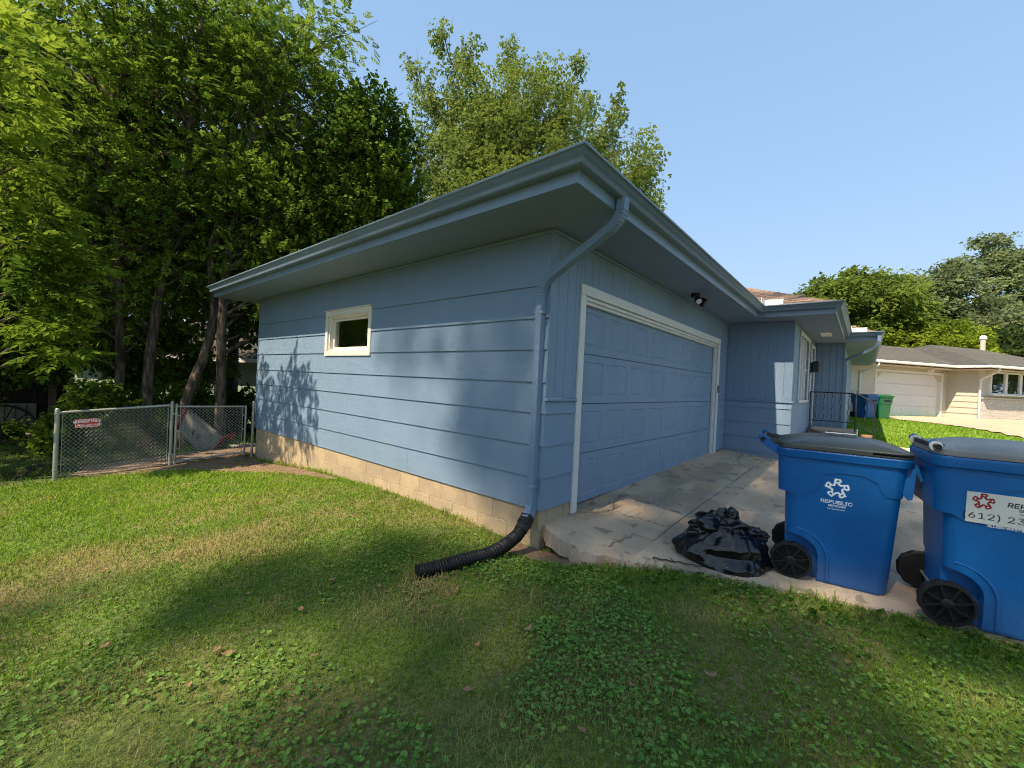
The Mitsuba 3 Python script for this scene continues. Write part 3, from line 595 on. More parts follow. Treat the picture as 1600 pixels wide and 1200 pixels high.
    # wheels
    for sgn in (-1, 1):
        R0 = .143; wc = np.array([.225 + sw, sgn * .305, R0]); ax = sgn
        def WP(r, a, dw): return np.stack([wc[0] + r * np.cos(a), np.full_like(a, wc[1] + ax * dw), wc[2] + r * np.sin(a)], -1)
        a = np.linspace(0, 2 * np.pi, 48, endpoint=False)
        tread = loft([WP(R0 - .012, a, -.032), WP(R0 - (np.arange(48) % 4 < 2) * .006, a, -.024), WP(R0 - (np.arange(48) % 4 < 2) * .006, a, .020), WP(R0 - .006, a, .028), WP(R0 - .022, a, .030), WP(R0 - .026, a, .012), WP(R0 - .026, a, -.02)], True, True)
        wk = part(key, 'wheel', Wf(tread), 'm_black_rubber', smooth=30)
        part(wk, 'hub', Wf(loft([WP(.034, a, .012), WP(.034, a, .030), WP(.028, a, .034), WP(.012, a, .036)], False)), 'm_black_plastic', 35)
        for i in range(8):
            b = 2 * np.pi * i / 8 + .3; p0, p1 = WP(.032, np.array([b]), .020)[0], WP(R0 - .024, np.array([b]), .020)[0]
            tg = np.array([-math.sin(b), 0, math.cos(b)])
            part(wk, 'spoke', W(hull([p + e * tg * wd + np.array([0, ax * q, 0]) for p, wd in ((p0, .007), (p1, .005)) for e in (-1, 1) for q in (-.012, .006)])), 'm_black_plastic')
    part(key, 'axle', W(tube([(.225 + sw, -.29, .143), (.225 + sw, .29, .143)], .011, 8)), 'm_galv')
    # a flat frame on the near side for print: x to the front, y up
    def onside(m_, s, z, off):
        tilt = .065 / k; yv = np.array([0, -tilt, 1]); yv /= np.linalg.norm(yv)
        def f(V):
            zz = z + V[:, 1]; return o + np.outer(s + V[:, 0], LD) + np.outer(-(half(zz)) - off - V[:, 2], WD) + np.outer(zz, UP)
        q = map_(m_, f); return q
    return onside, k
BL = thing('wheeled_bin', 'blue recycling bin with a dark olive lid, next to the black bag', 'bin', 'blue wheeled bins on the driveway')
s1, k1 = make_bin(BL, (1.165, -1.605, -.243), 1.035, 0, 'm_bin_lid', 1)
part(BL, 'emblem', s1(emblem(.128), .47, .760, .001), 'm_white_print', label='white star emblem made of letters')
part(BL, 'lettering', s1(txt('REPUBLIC', .0255, True, 1.12), .47, .640, .001), 'm_white_print', label='white company lettering')
part(BL, 'lettering', s1(txt('SERVICES', .0155, True, 1.05), .475, .616, .001), 'm_white_print'); part(BL, 'lettering', s1(txt('republicservices.com', .0078, True, 1.0), .47, .595, .001), 'm_white_print')
lidz = -.243 + 1.037 + .098
part(BL, 'lid_sticker', map_(bx(-.10, -.035, 0, .10, .035, .001, 0), lambda V: np.array([1.165, -1.605, 0]) + np.outer(.50 + V[:, 0], LD) + np.outer(-.03 + V[:, 1], WD) + np.outer(lidz + .028 + V[:, 2], UP)), 'm_white_print')
BM = thing('wheeled_bin', 'blue bin with a pale grey lid and white phone number sticker', 'bin', 'blue wheeled bins on the driveway')
s2, k2 = make_bin(BM, (1.075, -2.50, -.232), 1.10, 0, 'm_bin_lid_grey', 2)
SZ, SS = .785, .475
part(BM, 'sticker', s2(bx(-.25, -.09, 0, .25, .105, .001, 0), SS, SZ, .012), 'm_sticker', label='white company sticker with a phone number')
STK = f'{BM}__sticker'
part(STK, 'emblem', s2(map_(emblem(.085), lambda V: V), SS - .175, SZ + .05, .0135), 'm_red'); part(STK, 'lettering', s2(txt('REPUBLIC', .028, True, 1.1, .15), SS + .03, SZ + .035, .0135), 'm_print_dark')
part(STK, 'lettering', s2(txt('SERVICES', .015, True, 1.1), SS + .03, SZ + .014, .0135), 'm_print_dark'); part(STK, 'lettering', s2(txt('republicservices.com', .0075, False), SS + .03, SZ - .004, .0135), 'm_print_dark')
part(STK, 'lettering', s2(txt('(612) 238-9900', .038, False, 1.25), SS - .0, SZ - .062, .0135), 'm_print_dark')
part(BM, 'lettering', s2(txt('ALLIED WASTE SERVICES', .014, True, 1.1), SS - .02, SZ - .105, .0125), 'm_white_print', label='older white lettering half under the sticker')

# ------------------------------------------------------------------ black rubbish bag
def make_bag():
    s = trimesh.creation.icosphere(subdivisions=6); d = np.asarray(s.vertices).copy()
    knot = np.array([.10, .05, .99]); knot /= np.linalg.norm(knot)
    th = np.arccos(np.clip(d @ knot, -1, 1)); e1 = np.cross(knot, [0, 1, 0]); e1 /= np.linalg.norm(e1); e2 = np.cross(knot, e1); ph = np.arctan2(d @ e2, d @ e1)
    def tri(x): return np.abs((x / np.pi) % 2 - 1)          # sharp folds
    cyl = np.stack([np.cos(ph), np.sin(ph), th * .55], 1)
    wob = ph + .9 * (meshkit.fbm(cyl * 1.3, 3, 4) - .5)
    ple = 0
    for f, a, sd in ((6, .06, .3), (11, .045, 1.1), (19, .03, 2.0), (31, .015, 2.6)):
        g = meshkit.noise(cyl * [1.6, 1.6, 2.2], int(f)); ple = ple + a * (tri(f * wob + sd + 2.5 * g) - .5) * np.clip(2.2 * meshkit.noise(cyl * 1.9, int(f) + 9) - .5, 0, 1.3)
    ple *= np.clip(1.45 - th / 1.75, .1, 1)
    r = 1 + .30 * (meshkit.noise(d * 2.1, 3) - .5) + .16 * (meshkit.noise(d * 4.2, 8) - .5) + ple
    f1 = d @ np.array([.55, .35, -.75]); f2 = meshkit.noise(d * 1.5, 31); r += .035 * (tri(26 * f1 + 5 * f2) - .5) * np.clip(3 * meshkit.noise(d * 2.0, 33) - 1.1, 0, 1)
    P = d * r[:, None]; z = P[:, 2]; up = np.clip((z + .25) / 1.25, 0, 1); sh = 1.0 - .46 * up ** 1.5
    P[:, 0] *= sh * .375; P[:, 1] *= sh * .30; P[:, 2] = (np.where(z > -.45, z, -.45 + (z + .45) * .05) + .47) * .27
    return trimesh.Trimesh(P, s.faces, process=False)
BG = thing('rubbish_bag', 'crumpled shiny black rubbish bag lying on the driveway', 'bag')
bag = make_bag(); bo = np.array([.79, -1.36, -.247]); bl = np.array([.42, -.90, 0]) ; bl /= np.linalg.norm(bl); bw = np.array([.90, .42, 0])
part(BG, 'sack', map_(bag, lambda V: bo + np.outer(V[:, 0], bl) + np.outer(V[:, 1], bw) + np.outer(V[:, 2], UP)), 'm_bag', smooth=22)
def scrap(seed, sx, sy, sz):
    s = trimesh.creation.icosphere(subdivisions=5); d = np.asarray(s.vertices); tri = lambda x: np.abs((x / np.pi) % 2 - 1)
    a_ = np.arctan2(d[:, 1], d[:, 0]); w_ = meshkit.noise(d * 1.8, seed)
    r = 1 + .22 * (tri(5 * a_ + 6 * w_) - .5) + .14 * (tri(9 * a_ + 4 * d[:, 2] + 7 * w_) - .5) + .8 * (meshkit.noise(d * 1.7, seed + 2) - .5) + .35 * (meshkit.noise(d * 3.7, seed + 4) - .5)
    return trimesh.Trimesh(d * r[:, None] * [sx, sy, sz], s.faces, process=False)
def bput(m_, a, b, c): return map_(m_, lambda V: bo + np.outer(V[:, 0] + a, bl) + np.outer(V[:, 1] + b, bw) + np.outer(V[:, 2] + c, UP))
part(BG, 'gathered_top', bput(scrap(5, .23, .17, .12), -.03, .0, .285), 'm_bag', smooth=22)
part(BG, 'knot', bput(scrap(9, .085, .065, .08), .03, .0, .395), 'm_bag', smooth=22)
part(BG, 'flap', bput(scrap(14, .14, .10, .055), .20, .0, .27), 'm_bag', smooth=22)
tw = smooth_path([(.284, -.955, 0), (.33, -1.05, 0), (.39, -1.17, 0), (.455, -1.305, 0)], 12)
tw[:, 2] = zdrive(tw[:, 0], tw[:, 1]) + .012; tw[1::3, 2] += .006
single('twig', cat_([tube(tw, np.linspace(.008, .005, len(tw)), 6), tube([tw[6], tw[6] + [.02, .05, .02]], [.004, .002], 5)]), 'm_twig', 'thin dry twig on the driveway before the black bag', 'twig')

# ------------------------------------------------------------------ chain link fence and gate
FP = [np.array(p) for p in ((-2.735, 7.625), (-1.335, 7.345), (-1.275, 7.325), (-.215, 7.135), (-.07, 7.17))]
def gz(p): return float(G(p[0], p[1]))
def chain(a, b, zb0, zb1, zt0, zt1, pitch=.058, r=.0029, seed=0):
    a, b = np.asarray(a), np.asarray(b); Lh = np.linalg.norm(b - a); n = int(Lh / (pitch / 2)); ms = []; d = (b - a) / Lh; nn = np.array([-d[1], d[0]]); rg = R(seed)
    rows = int(1.08 / (pitch * .55))
    for i in range(n):
        c = (i + .5) * Lh / n; P = []
        for j in range(rows + 1):
            f = j / rows; s = np.clip(c + (pitch / 4 + .001) * (1 if (j + (i % 2)) % 2 else -1) + .006 * math.sin(f * 6 + 1.3 * seed) , 0, Lh); xy = a + d * s + nn * .003 * (1 if j % 2 else -1)
            q = s / Lh; zb = zb0 + (zb1 - zb0) * q; zt = zt0 + (zt1 - zt0) * q; P.append((xy[0], xy[1], zb + (zt - zb) * f))
        if rg.uniform() < .9: P.append((P[-1][0] + d[0] * .006, P[-1][1] + d[1] * .006, P[-1][2] + .022))
        ms.append(tube(P, r, 3, cap=False))
    return cat_(ms)
def post(p, zb, zt, r): return tube([(p[0], p[1], zb), (p[0], p[1], zt - r * .5), (p[0], p[1], zt), (p[0], p[1], zt + r * .35)], [r, r, r * .8, r * .3], 12)
FN = thing('chain_link_fence', 'low chain link fence section carrying the small red sign', 'fence')
zt = [.425, .56]
part(FN, 'post', post(FP[0], -.95, .44, .031), 'm_galv', 40); part(FN, 'post', post(FP[1], -.8, .57, .026), 'm_galv', 40)
part(FN, 'rail', bar((*FP[0], .375), (*FP[1], .50), .021, 10), 'm_galv', 40)
part(FN, 'mesh', chain(FP[0] + [.05, -.01], FP[1] - [.04, -.008], -.70, -.56, .385, .505, seed=1), 'm_wire', kind='stuff', label='woven wire mesh of the fence')
for p, zs in ((FP[0], (.36, .05, -.25, -.55)), (FP[1], (.47, .2, -.1, -.4))):
    for z in zs: part(FN, 'band', tube([(p[0], p[1], z - .012), (p[0], p[1], z + .012)], (.036 if p is FP[0] else .031), 12), 'm_galv', 40)
part(FN, 'tension_bar', bar((FP[0][0] + .06, FP[0][1] - .012, -.7), (FP[0][0] + .06, FP[0][1] - .012, .38), .005), 'm_galv'); part(FN, 'tension_bar', bar((FP[1][0] - .05, FP[1][1] + .01, -.57), (FP[1][0] - .05, FP[1][1] + .01, .5), .005), 'm_galv')
GT = thing('chain_link_gate', 'chain link gate hung between fence post and garage corner', 'gate')
g0, g1 = FP[2], FP[3]
part(GT, 'stile', post(g0, -.58, .52, .02), 'm_galv', 40); part(GT, 'stile', post(g1, -.47, .49, .018), 'm_galv', 40)
part(GT, 'rail', bar((*g0, .475), (*g1, .475), .018, 10), 'm_galv', 40); part(GT, 'rail', bar((*g0, -.53), (*g1, -.43), .016, 10), 'm_galv', 40)
part(GT, 'mesh', chain(g0 + [.06, -.01], g1 - [.05, -.01], -.53, -.43, .475, .475, seed=2), 'm_wire', kind='stuff', label='woven wire mesh of the gate')
part(GT, 'tension_bar', bar((g0[0] + .06, g0[1] - .01, -.52), (g0[0] + .06, g0[1] - .01, .46), .006), 'm_galv'); part(GT, 'tension_bar', bar((g1[0] - .05, g1[1] + .01, -.44), (g1[0] - .05, g1[1] + .01, .46), .006), 'm_galv')
for z in (.33, -.42): part(GT, 'hinge', cat_([bx(FP[1][0] - .032, FP[1][1] - .035, z, g0[0] + .025, g0[1] + .022, z + .03, .004)]), 'm_galv')
for z in (.3, .02, -.3):
    for p, s in ((g0, 1), (g1, -1)): part(GT, 'clip', bx(p[0] - .0 + min(0, s * .06), p[1] - .026, z, p[0] + max(0, s * .06), p[1] - .019, z + .02, .002), 'm_galv')
single('gate_post', post(FP[4], -.8, .575, .024), 'm_galv', 'galvanized post at the garage corner that the gate closes on', 'post', smooth=40)
SG = thing('fence_sign', 'small red company sign with white lettering wired to the fence', 'sign')
fd = (FP[1] - FP[0]) / np.linalg.norm(FP[1] - FP[0]); ex = np.array([fd[0], fd[1], 0]) * 1.0; ez = np.array([fd[1], -fd[0], 0]); so = np.array([-2.395, 7.535, .205]) + ez * .012
def sgn_(m_): return map_(m_, lambda V: so + np.outer(V[:, 0], ex) + np.outer(V[:, 1], [0, 0, 1] + .06 * ex * 0) + np.outer(V[:, 2], ez) + np.outer(V[:, 0] * .085, UP))
part(SG, 'plate', sgn_(bx(-.15, -.07, 0, .15, .07, .004, .001)), 'm_sign_red'); part(SG, 'border', sgn_(prism(sbox(-.142, -.062, .142, .062).difference(sbox(-.137, -.057, .137, .057)), .0015, .0042)), 'm_white_print')
part(SG, 'lettering', sgn_(map_(txt('MIDWEST FENCE', .036, True, .80), lambda V: V + [.0, .012, .0042])), 'm_white_print'); part(SG, 'lettering', sgn_(map_(txt('651-451-2222', .027, True, .95), lambda V: V + [.04, -.045, .0042])), 'm_white_print')
part(SG, 'emblem', sgn_(cat_([hull([(-.128, -.05, .0042), (-.118, -.05, .0042), (-.098, -.008, .0042), (-.106, -.008, .0042), (-.12, -.05, .0055), (-.1, -.008, .0055)]), hull([(-.085, -.05, .0042), (-.075, -.05, .0042), (-.098, -.008, .0042), (-.106, -.008, .0042), (-.08, -.05, .0055), (-.1, -.008, .0055)])])), 'm_white_print')

# ------------------------------------------------------------------ things behind the fence
CT = thing('tipped_cart', 'tipped pale panel with red rails behind the gate', 'cart')
pa, pb, pc, pd = np.array([-.84, 9.24, -.18]), np.array([-.73, 9.1, .30]), np.array([-.20, 8.52, -.30]), np.array([-.42, 8.72, -.78])
nn = np.cross(pb - pa, pc - pa); nn /= np.linalg.norm(nn); nn = nn if nn @ (EYE - pa) > 0 else -nn
part(CT, 'panel', hull([p + e * nn for p in (pa, pb, pc, pd) for e in (0, .05)]), 'm_cart_panel', label='pale weathered panel')
part(CT, 'rail', tube([pa + nn * .06 + (0, 0, .03), pb + nn * .06 + (0.02, 0, .04), pb + (.20, -.1, .05)], .032, 10), 'm_red', 40); part(CT, 'rail', tube([pd + nn * .06 + (.02, 0, -.02), pc + nn * .06 + (.05, 0, .02), pc + (.20, -.1, .03)], .035, 10), 'm_red', 40)
part(CT, 'wheel', tube([pc + (.12, -.06, .02), pc + (.14, -.12, .02)], [.075, .075], 18), 'm_red', 40)
for t_ in (.42, .58): q = pa + (pd - pa) * t_ + (pb - pa) * .45 + nn * .052; part(CT, 'slot', hull([q + a * (pb - pa) * .1 + b * (pd - pa) * .02 + c * nn for a in (-1, 1) for b in (-1, 1) for c in (0, .004)]), 'm_black_plastic')
single('plank', bx(.02, 8.50, -.60, .50, 8.95, -.54, .01), 'm_pale_board', 'grey plank lying on the ground behind the gate', 'plank')
SH = thing('shed', 'dark weathered board shed in deep shade at the far left', 'shed')
for i, x in enumerate(np.arange(-6.2, -2.35, .21)): part(SH, 'plank', bx(x, 16.0 + .004 * (i % 3), -1.3, x + .204, 16.04 + .004 * (i % 3), 2.2, .004), 'm_shed')
part(SH, 'door', bx(-4.3, 15.93, -1.2, -2.80, 15.985, -.05, .006), 'm_pale_board', label='pale board door')
for x in np.arange(-4.2, -2.8, .2): part(f'{SH}__door', 'batten', bx(x, 15.915, -1.18, x + .012, 15.929, -.07, .002), 'm_shed')
part(SH, 'roof', hull([(-6.6, 15.6, 2.2), (-2.1, 15.6, 2.2), (-6.6, 19, 2.9), (-2.1, 19, 2.9), (-6.6, 15.6, 2.12), (-2.1, 15.6, 2.12), (-6.6, 19, 2.1), (-2.1, 19, 2.1)]), 'm_shed'); part(SH, 'wall', bx(-6.2, 16.06, -1.3, -2.35, 19, 2.15, 0), 'm_shed')
WW = thing('wagon_wheel', 'old spoked wagon wheel leaning on the pale shed door', 'wheel')
wc = np.array([-3.45, 15.72, -.75]); a = np.linspace(0, 2 * np.pi, 49)
part(WW, 'rim', tube(np.stack([wc[0] + .66 * np.cos(a), wc[1] + .12 * np.sin(a), wc[2] + .65 * np.sin(a)], 1), .028, 8, cap=False), 'm_black_iron', 40)
part(WW, 'hub', tube([wc + (0, -.12, 0), wc + (0, .08, 0)], .09, 12), 'm_shed', 40)
for k in range(12):
    b = k * np.pi / 6 + .2; part(WW, 'spoke', bar(wc, wc + np.array([.66 * math.cos(b), .12 * math.sin(b), .65 * math.sin(b)]), .016), 'm_shed')
single('wooden_post', bx(-2.64, 13.9, -1.2, -2.50, 14.04, 1.25, .01), 'm_brown_wood', 'grey weathered post behind the fence corner', 'post')
for i, (x, y) in enumerate(((-3.1, 15.1), (-2.95, 14.9))):
    s = trimesh.creation.icosphere(subdivisions=3); d = np.asarray(s.vertices); V = d * (.10 + .05 * meshkit.noise(d * 2, i))[:, None] * [1, .8, .7] + [x, y, gz((x, y)) + .05]
    single('stone', trimesh.Trimesh(V, s.faces), 'm_pale_board', ('pale stone at the foot of the pale shed door', 'second pale stone nearer the fence corner by the shed')[i], 'stone', smooth=True)
# green house behind
GH = thing('green_house', 'pale green house with a grey roof behind the trees', 'house')
gu = np.array([.646, -.762, 0.]); gn = np.array([-.763, -.646, 0.]); go = np.array([2.75, 15.55, 0.])
def gh(m_):
    q = map_(m_, lambda V: go + np.outer(V[:, 0], gu) + np.outer(V[:, 1], -gn) + np.outer(V[:, 2], UP)); q.fix_normals(); return q
part(GH, 'wall', gh(bx(-7, 0, -1.2, 6, 6, 1.5, 0)), 'm_green_wall'); part(GH, 'fascia', gh(bx(-7.4, -.5, 1.46, 6.4, -.46, 1.62, .004)), 'm_nb_white'); part(GH, 'soffit', gh(bx(-7.4, -.459, 1.52, 6.4, 0, 1.55, 0)), 'm_nb_white')
part(GH, 'roof', gh(hull([(-7.4, -.5, 1.63), (6.4, -.5, 1.63), (-7.4, 6.5, 1.63), (6.4, 6.5, 1.63), (-7.4, 3, 3.25), (6.4, 3, 3.25), (-7.4, -.5, 1.60), (6.4, 6.5, 1.6)])), 'm_shingle_grey')

# ------------------------------------------------------------------ porch
PO = thing('stoop', 'pale concrete stoop with a step before the front door', 'stoop')
part(PO, 'landing', bx(9.45, -2.14, -.1, 10.84, LY - .03, .40, .012), 'm_concrete_n'); part(PO, 'step', bx(9.5, -2.46, -.1, 10.8, -2.141, .16, .012), 'm_concrete_n')
RL = thing('iron_railing', 'black wrought iron railing beside the front step', 'railing')
rx = 9.56
part(RL, 'post', bx(rx - .014, -2.105, .40, rx + .014, -2.077, 1.335, .003), 'm_black_iron'); part(RL, 'post', bx(rx - .014, -2.44, .16, rx + .014, -2.412, 1.13, .003), 'm_black_iron'); part(RL, 'post', bx(rx - .012, LY - .06, .40, rx + .012, LY - .036, 1.33, .003), 'm_black_iron')
part(RL, 'rail', bar((rx, LY - .04, 1.315), (rx, -2.09, 1.315), .016), 'm_black_iron'); part(RL, 'rail', bar((rx, LY - .04, .62), (rx, -2.09, .62), .010), 'm_black_iron')
part(RL, 'rail', bar((rx, -2.09, 1.315), (rx, -2.43, 1.11), .016), 'm_black_iron'); part(RL, 'rail', bar((rx, -2.09, .62), (rx, -2.43, .40), .010), 'm_black_iron')
for i in range(8):
    y = LY - .16 - i * .158; z0 = .62 if y > -2.09 else .62 + (y + 2.09) * .65; z1 = 1.31 if y > -2.09 else 1.31 + (y + 2.09) * .6
    if abs(y + 2.09) > .03:
        ts = np.linspace(0, 1, 16); part(RL, 'baluster', tube(np.stack([rx + .012 * np.sin(ts * 18), y + .012 * np.cos(ts * 18), z0 + (z1 - z0) * ts], 1), .0075, 5), 'm_black_iron')
RP = thing('wooden_ramp', 'brown wooden ramp board leaning on the stoop', 'ramp')
part(RP, 'board', hull([(9.05, -1.28, .40), (9.05, -1.28, .35), (9.40, -1.28, .40), (9.40, -1.28, .35), (9.05, -2.2, .02), (9.05, -2.2, -.03), (9.40, -2.2, .02), (9.40, -2.2, -.03)]), 'm_brown_wood')
part(RP, 'side_rail', hull([(9.02, -1.24, .47), (9.02, -1.24, .38), (9.049, -1.24, .47), (9.049, -1.24, .38), (9.02, -2.2, .06), (9.02, -2.2, -.03), (9.049, -2.2, .06), (9.049, -2.2, -.03)]), 'm_brown_wood')
part(RP, 'support', bx(9.05, -1.32, -.1, 9.10, -1.28, .36, .004), 'm_brown_wood')
part_pot = thing('flower_pot', 'small terracotta pot at the foot of the railing', 'pot')
a = np.linspace(0, 2 * np.pi, 20, endpoint=False)
part(part_pot, 'body', loft([np.c_[9.66 + r * np.cos(a), -2.31 + r * np.sin(a), np.full(20, z)] for r, z in ((.07, .162), (.095, .33), (.085, .33), (.08, .30))]), 'm_terracotta', 40); part(part_pot, 'rim', loft([np.c_[9.66 + r * np.cos(a), -2.31 + r * np.sin(a), np.full(20, z)] for r, z in ((.097, .31), (.106, .312), (.106, .36), (.092, .36), (.09, .335))], False, False), 'm_terracotta', 40)

# ------------------------------------------------------------------ house across the driveway
NB = thing('neighbour_house', 'cream single storey house with grey roof across the grass', 'house')
NO = np.array([23.37, -2.61, .40]); NU = np.array([.8131, -.5821, 0]); NN = np.array([-.5821, -.8131, 0])
def nb(m_):
    q = map_(m_, lambda V: NO + np.outer(V[:, 0], NU) + np.outer(V[:, 1], NN) + np.outer(V[:, 2], UP)); q.fix_normals(); return q
def nbx(*a): return nb(bx(*a))
def np_(n, mesh, mat, **k): return part(NB, n, mesh, mat, **k)
NE = 2.42   # eave height
np_('wall', cat_([nbx(-6, -7, -.3, 0, 0, NE, 0), nbx(4.33, -7, -.3, 20, -.05, NE, 0), nbx(0, -7, 2.14, 4.33, 0, NE, 0), nbx(4.75, -.06, -.3, 14, 1.2, NE, 0)]), 'm_nb_siding')
np_('floor_slab', nbx(-.2, -7, -.3, 4.5, .1, .01, 0), 'm_concrete_n')
for k in range(8):
    z = .02 + k * .29
    if z < 2.5:
        np_('siding_board', nb(hull([(a, b, c) for a in (-6, -.12) for b, c in ((0, z), (.038, z), (.004, z + .30), (0, z + .30))])), 'm_nb_siding'); np_('siding_board', nb(hull([(a, b, c) for a in (4.45, 4.745) for b, c in ((0, z), (.038, z), (.004, z + .30), (0, z + .30))])), 'm_nb_siding')
        np_('siding_board', nb(hull([(4.75 - b, a, c) for a in (.02, 1.22) for b, c in ((0, z), (.038, z), (.004, z + .30), (0, z + .30))])), 'm_nb_siding')
        if z > 1.1: np_('siding_board', nb(hull([(a, 1.2 + b, c) for a in (4.74, 14) for b, c in ((0, z), (.022, z), (.004, z + .30), (0, z + .30))])), 'm_nb_siding')
GN = f'{NB}__garage_door'
rz = np.linspace(.0, 2.13, 5)
for k in range(4):
    part(GN, 'door_section', nbx(.02, -.16, rz[k] + .004, 4.31, -.12, rz[k + 1] - .004, .004), 'm_nb_white')
for c in range(7): part(GN, 'panel', nbx(.12 + c * .60, -.1195, .10, .60 + c * .60, -.108, .43, .008), 'm_nb_white')
np_('door_trim', nbx(-.10, -.15, 0, .019, .03, 2.14, .006), 'm_nb_white'); np_('door_trim', nbx(4.311, -.15, 0, 4.44, .03, 2.14, .006), 'm_nb_white'); np_('door_trim', nbx(-.10, -.15, 2.141, 4.44, .03, 2.26, .006), 'm_nb_white')
for x, s_ in ((.02, 1), (4.31, -1)): np_('door_corner', nb(hull([(x, b, c) for b in (-.10, .025) for c in (1.80, 2.14)] + [(x + s_ * .34, b, 2.14) for b in (-.10, .025)])), 'm_nb_siding')
# brick apron under the picture window
for k in range(9):
    for j in range(42):
        a = 4.78 + j * .215 + (.107 if k % 2 else 0)
        if a < 9.3: np_('brick', nbx(a, 1.2, .02 + k * .115, min(a + .205, 9.4), 1.295 + .004 * ((j * 7 + k * 3) % 3), .127 + k * .115, .006), 'm_nb_brick')
np_('mortar', nbx(4.76, 1.19, -.3, 14, 1.285, 1.06, 0), 'm_nb_brick'); np_('ledge', nbx(4.72, 1.19, 1.061, 14, 1.36, 1.13, .008), 'm_nb_siding')
NW = f'{NB}__window'
x0, x1, z0, z1 = 5.32, 8.6, 1.30, 2.395
part(NW, 'pane', nbx(x0 + .06, 1.30, z0 + .05, x1 - .06, 1.305, z1 - .05, 0), 'm_glass'); part(NW, 'room', nbx(x0 + .05, 1.2, z0 + .04, x1 - .05, 1.24, z1 - .04, 0), 'm_dark_room')
for a in ((x0, 1.2, z0, x0 + .08, 1.36, z1), (x1 - .08, 1.2, z0, x1, 1.36, z1), (x0 + .081, 1.2, z1 - .08, x1 - .081, 1.36, z1), (x0 - .05, 1.2, z0 - .06, x1 + .05, 1.48, z0 - .002), (x0 + .081, 1.2, z0, x1 - .081, 1.36, z0 + .06), (x0 + 1.04, 1.25, z0 + .061, x0 + 1.20, 1.35, z1 - .081), (x0 + 2.1, 1.25, z0 + .061, x0 + 2.26, 1.35, z1 - .081)): part(NW, 'frame', nbx(*a, .006), 'm_nb_white')
# eaves, gutters, roof
def flat(poly, z0, h): return nb(prism(Polygon(poly), h, z0))
np_('soffit', flat([(-6.6, -7), (-6.6, .75), (4.05, .75), (4.05, 1.95), (14, 1.95), (14, -7)], NE, .03), 'm_nb_siding')
np_('fascia', cat_([nbx(-6.6, .75, NE - .0, 4.05, .775, NE + .16, 0), nbx(4.025, .776, NE, 4.05, 1.95, NE + .16, 0), nbx(4.025, 1.951, NE, 14, 1.975, NE + .16, 0)]), 'm_brown_wood')
np_('gutter', cat_([nbx(-6.6, .776, NE + .06, 3.9, .90, NE + .18, .02), nbx(3.90, .776, NE + .06, 4.024, 2.09, NE + .18, .02), nbx(4.025, 1.976, NE + .06, 14, 2.09, NE + .18, .02)]), 'm_nb_white')
np_('roof', nb(hull([(-6.7, .85, NE + .17), (14, .85, NE + .17), (-6.7, -7.5, NE + .17), (14, -7.5, NE + .17), (-3, -3.4, NE + 1.55), (11, -3.4, NE + 1.55), (-6.7, .85, NE + .14), (14, -7.5, NE + .14)])), 'm_shingle_grey')
np_('roof', nb(hull([(3.98, 2.03, NE + .17), (14, 2.03, NE + .17), (3.98, -7.4, NE + .17), (14, -7.4, NE + .17), (7.9, -2.7, NE + 1.72), (12, -2.7, NE + 1.72), (3.98, 2.03, NE + .15), (14, -7.4, NE + .15)])), 'm_shingle_grey')
np_('vent_pipe', nb(tube([(12.0, -2.5, NE + 1.2), (12.0, -2.5, NE + 2.3)], .12, 14)), 'm_nb_siding', smooth=40); np_('vent_cap', nb(tube([(12.0, -2.5, NE + 2.3), (12.0, -2.5, NE + 2.46), (12.0, -2.5, NE + 2.54)], [.16, .16, .06], 14)), 'm_nb_white', smooth=30)
for pth in ([(-1.1, .84, NE + .06), (-1.1, .78, NE - .12), (-1.1, .10, NE - .38), (-1.1, .07, NE - .6), (-1.1, .07, .05)], [(4.6, 1.98, NE + .06), (4.6, 1.95, NE - .08), (4.66, 1.40, NE - .42), (4.66, 1.33, NE - .6), (4.66, 1.33, .12), (4.66, 1.45, .02)]): np_('downspout', nb(tube(smooth_path(pth, 30), .045, 8)), 'm_nb_white', smooth=40)
np_('porch_light', nbx(2.9, .25, NE - .18, 3.1, .45, NE - .001, .03), 'm_nb_white')
def nbin(key, x, y, mat):
    o = np.array([x, y, gz((x, y)) + .02]); 
    def Wn(m_):
        q = map_(m_, lambda V: o + np.outer(V[:, 0], NU) + np.outer(V[:, 1], NN) + np.outer(V[:, 2], UP)); q.fix_normals(); return q
    rz_ = lambda z, g=0.: np.c_[rrect(-.27 - .07 * z - g, -.30 - .05 * z - g, .27 + .07 * z + g, .30 + .05 * z + g, .07), np.full(24, z)]
    part(key, 'body', Wn(loft([rz_(0), rz_(.62), rz_(.63, .02), rz_(.90, .02), rz_(.91, .045), rz_(.96, .045)])), mat, smooth=35); part(key, 'lid', Wn(loft([rz_(.962, .045), rz_(.99, .05), rz_(1.0, .03), rz_(1.04, -.1)])), mat, smooth=35)
    for s_ in (-1, 1): part(key, 'wheel', Wn(tube([(s_ * .33 * 1.0 - .0, -.26, .12), (s_ * .27, -.26, .12)], .12, 16)), 'm_black_rubber', smooth=40)
    part(key, 'handle_slot', Wn(bx(-.2, .352, .72, .2, .366, .80, .006)), 'm_black_plastic')
NB1 = thing('wheeled_bin', 'blue bin beside the green bin at the far garage', 'bin', 'bins at the far garage'); nbin(NB1, 21.11, -2.23, 'm_bin_blue')
NB2 = thing('wheeled_bin', 'green bin beside the blue bin at the far garage', 'bin', 'bins at the far garage'); nbin(NB2, 21.64, -2.71, 'm_bin_green')
HR = thing('hose_reel', 'pale coiled hose reel by the cream wall', 'hose reel'); a = np.linspace(0, 2 * np.pi, 25)
o = np.array([20.75, -1.55, gz((20.75, -1.55)) + .35])
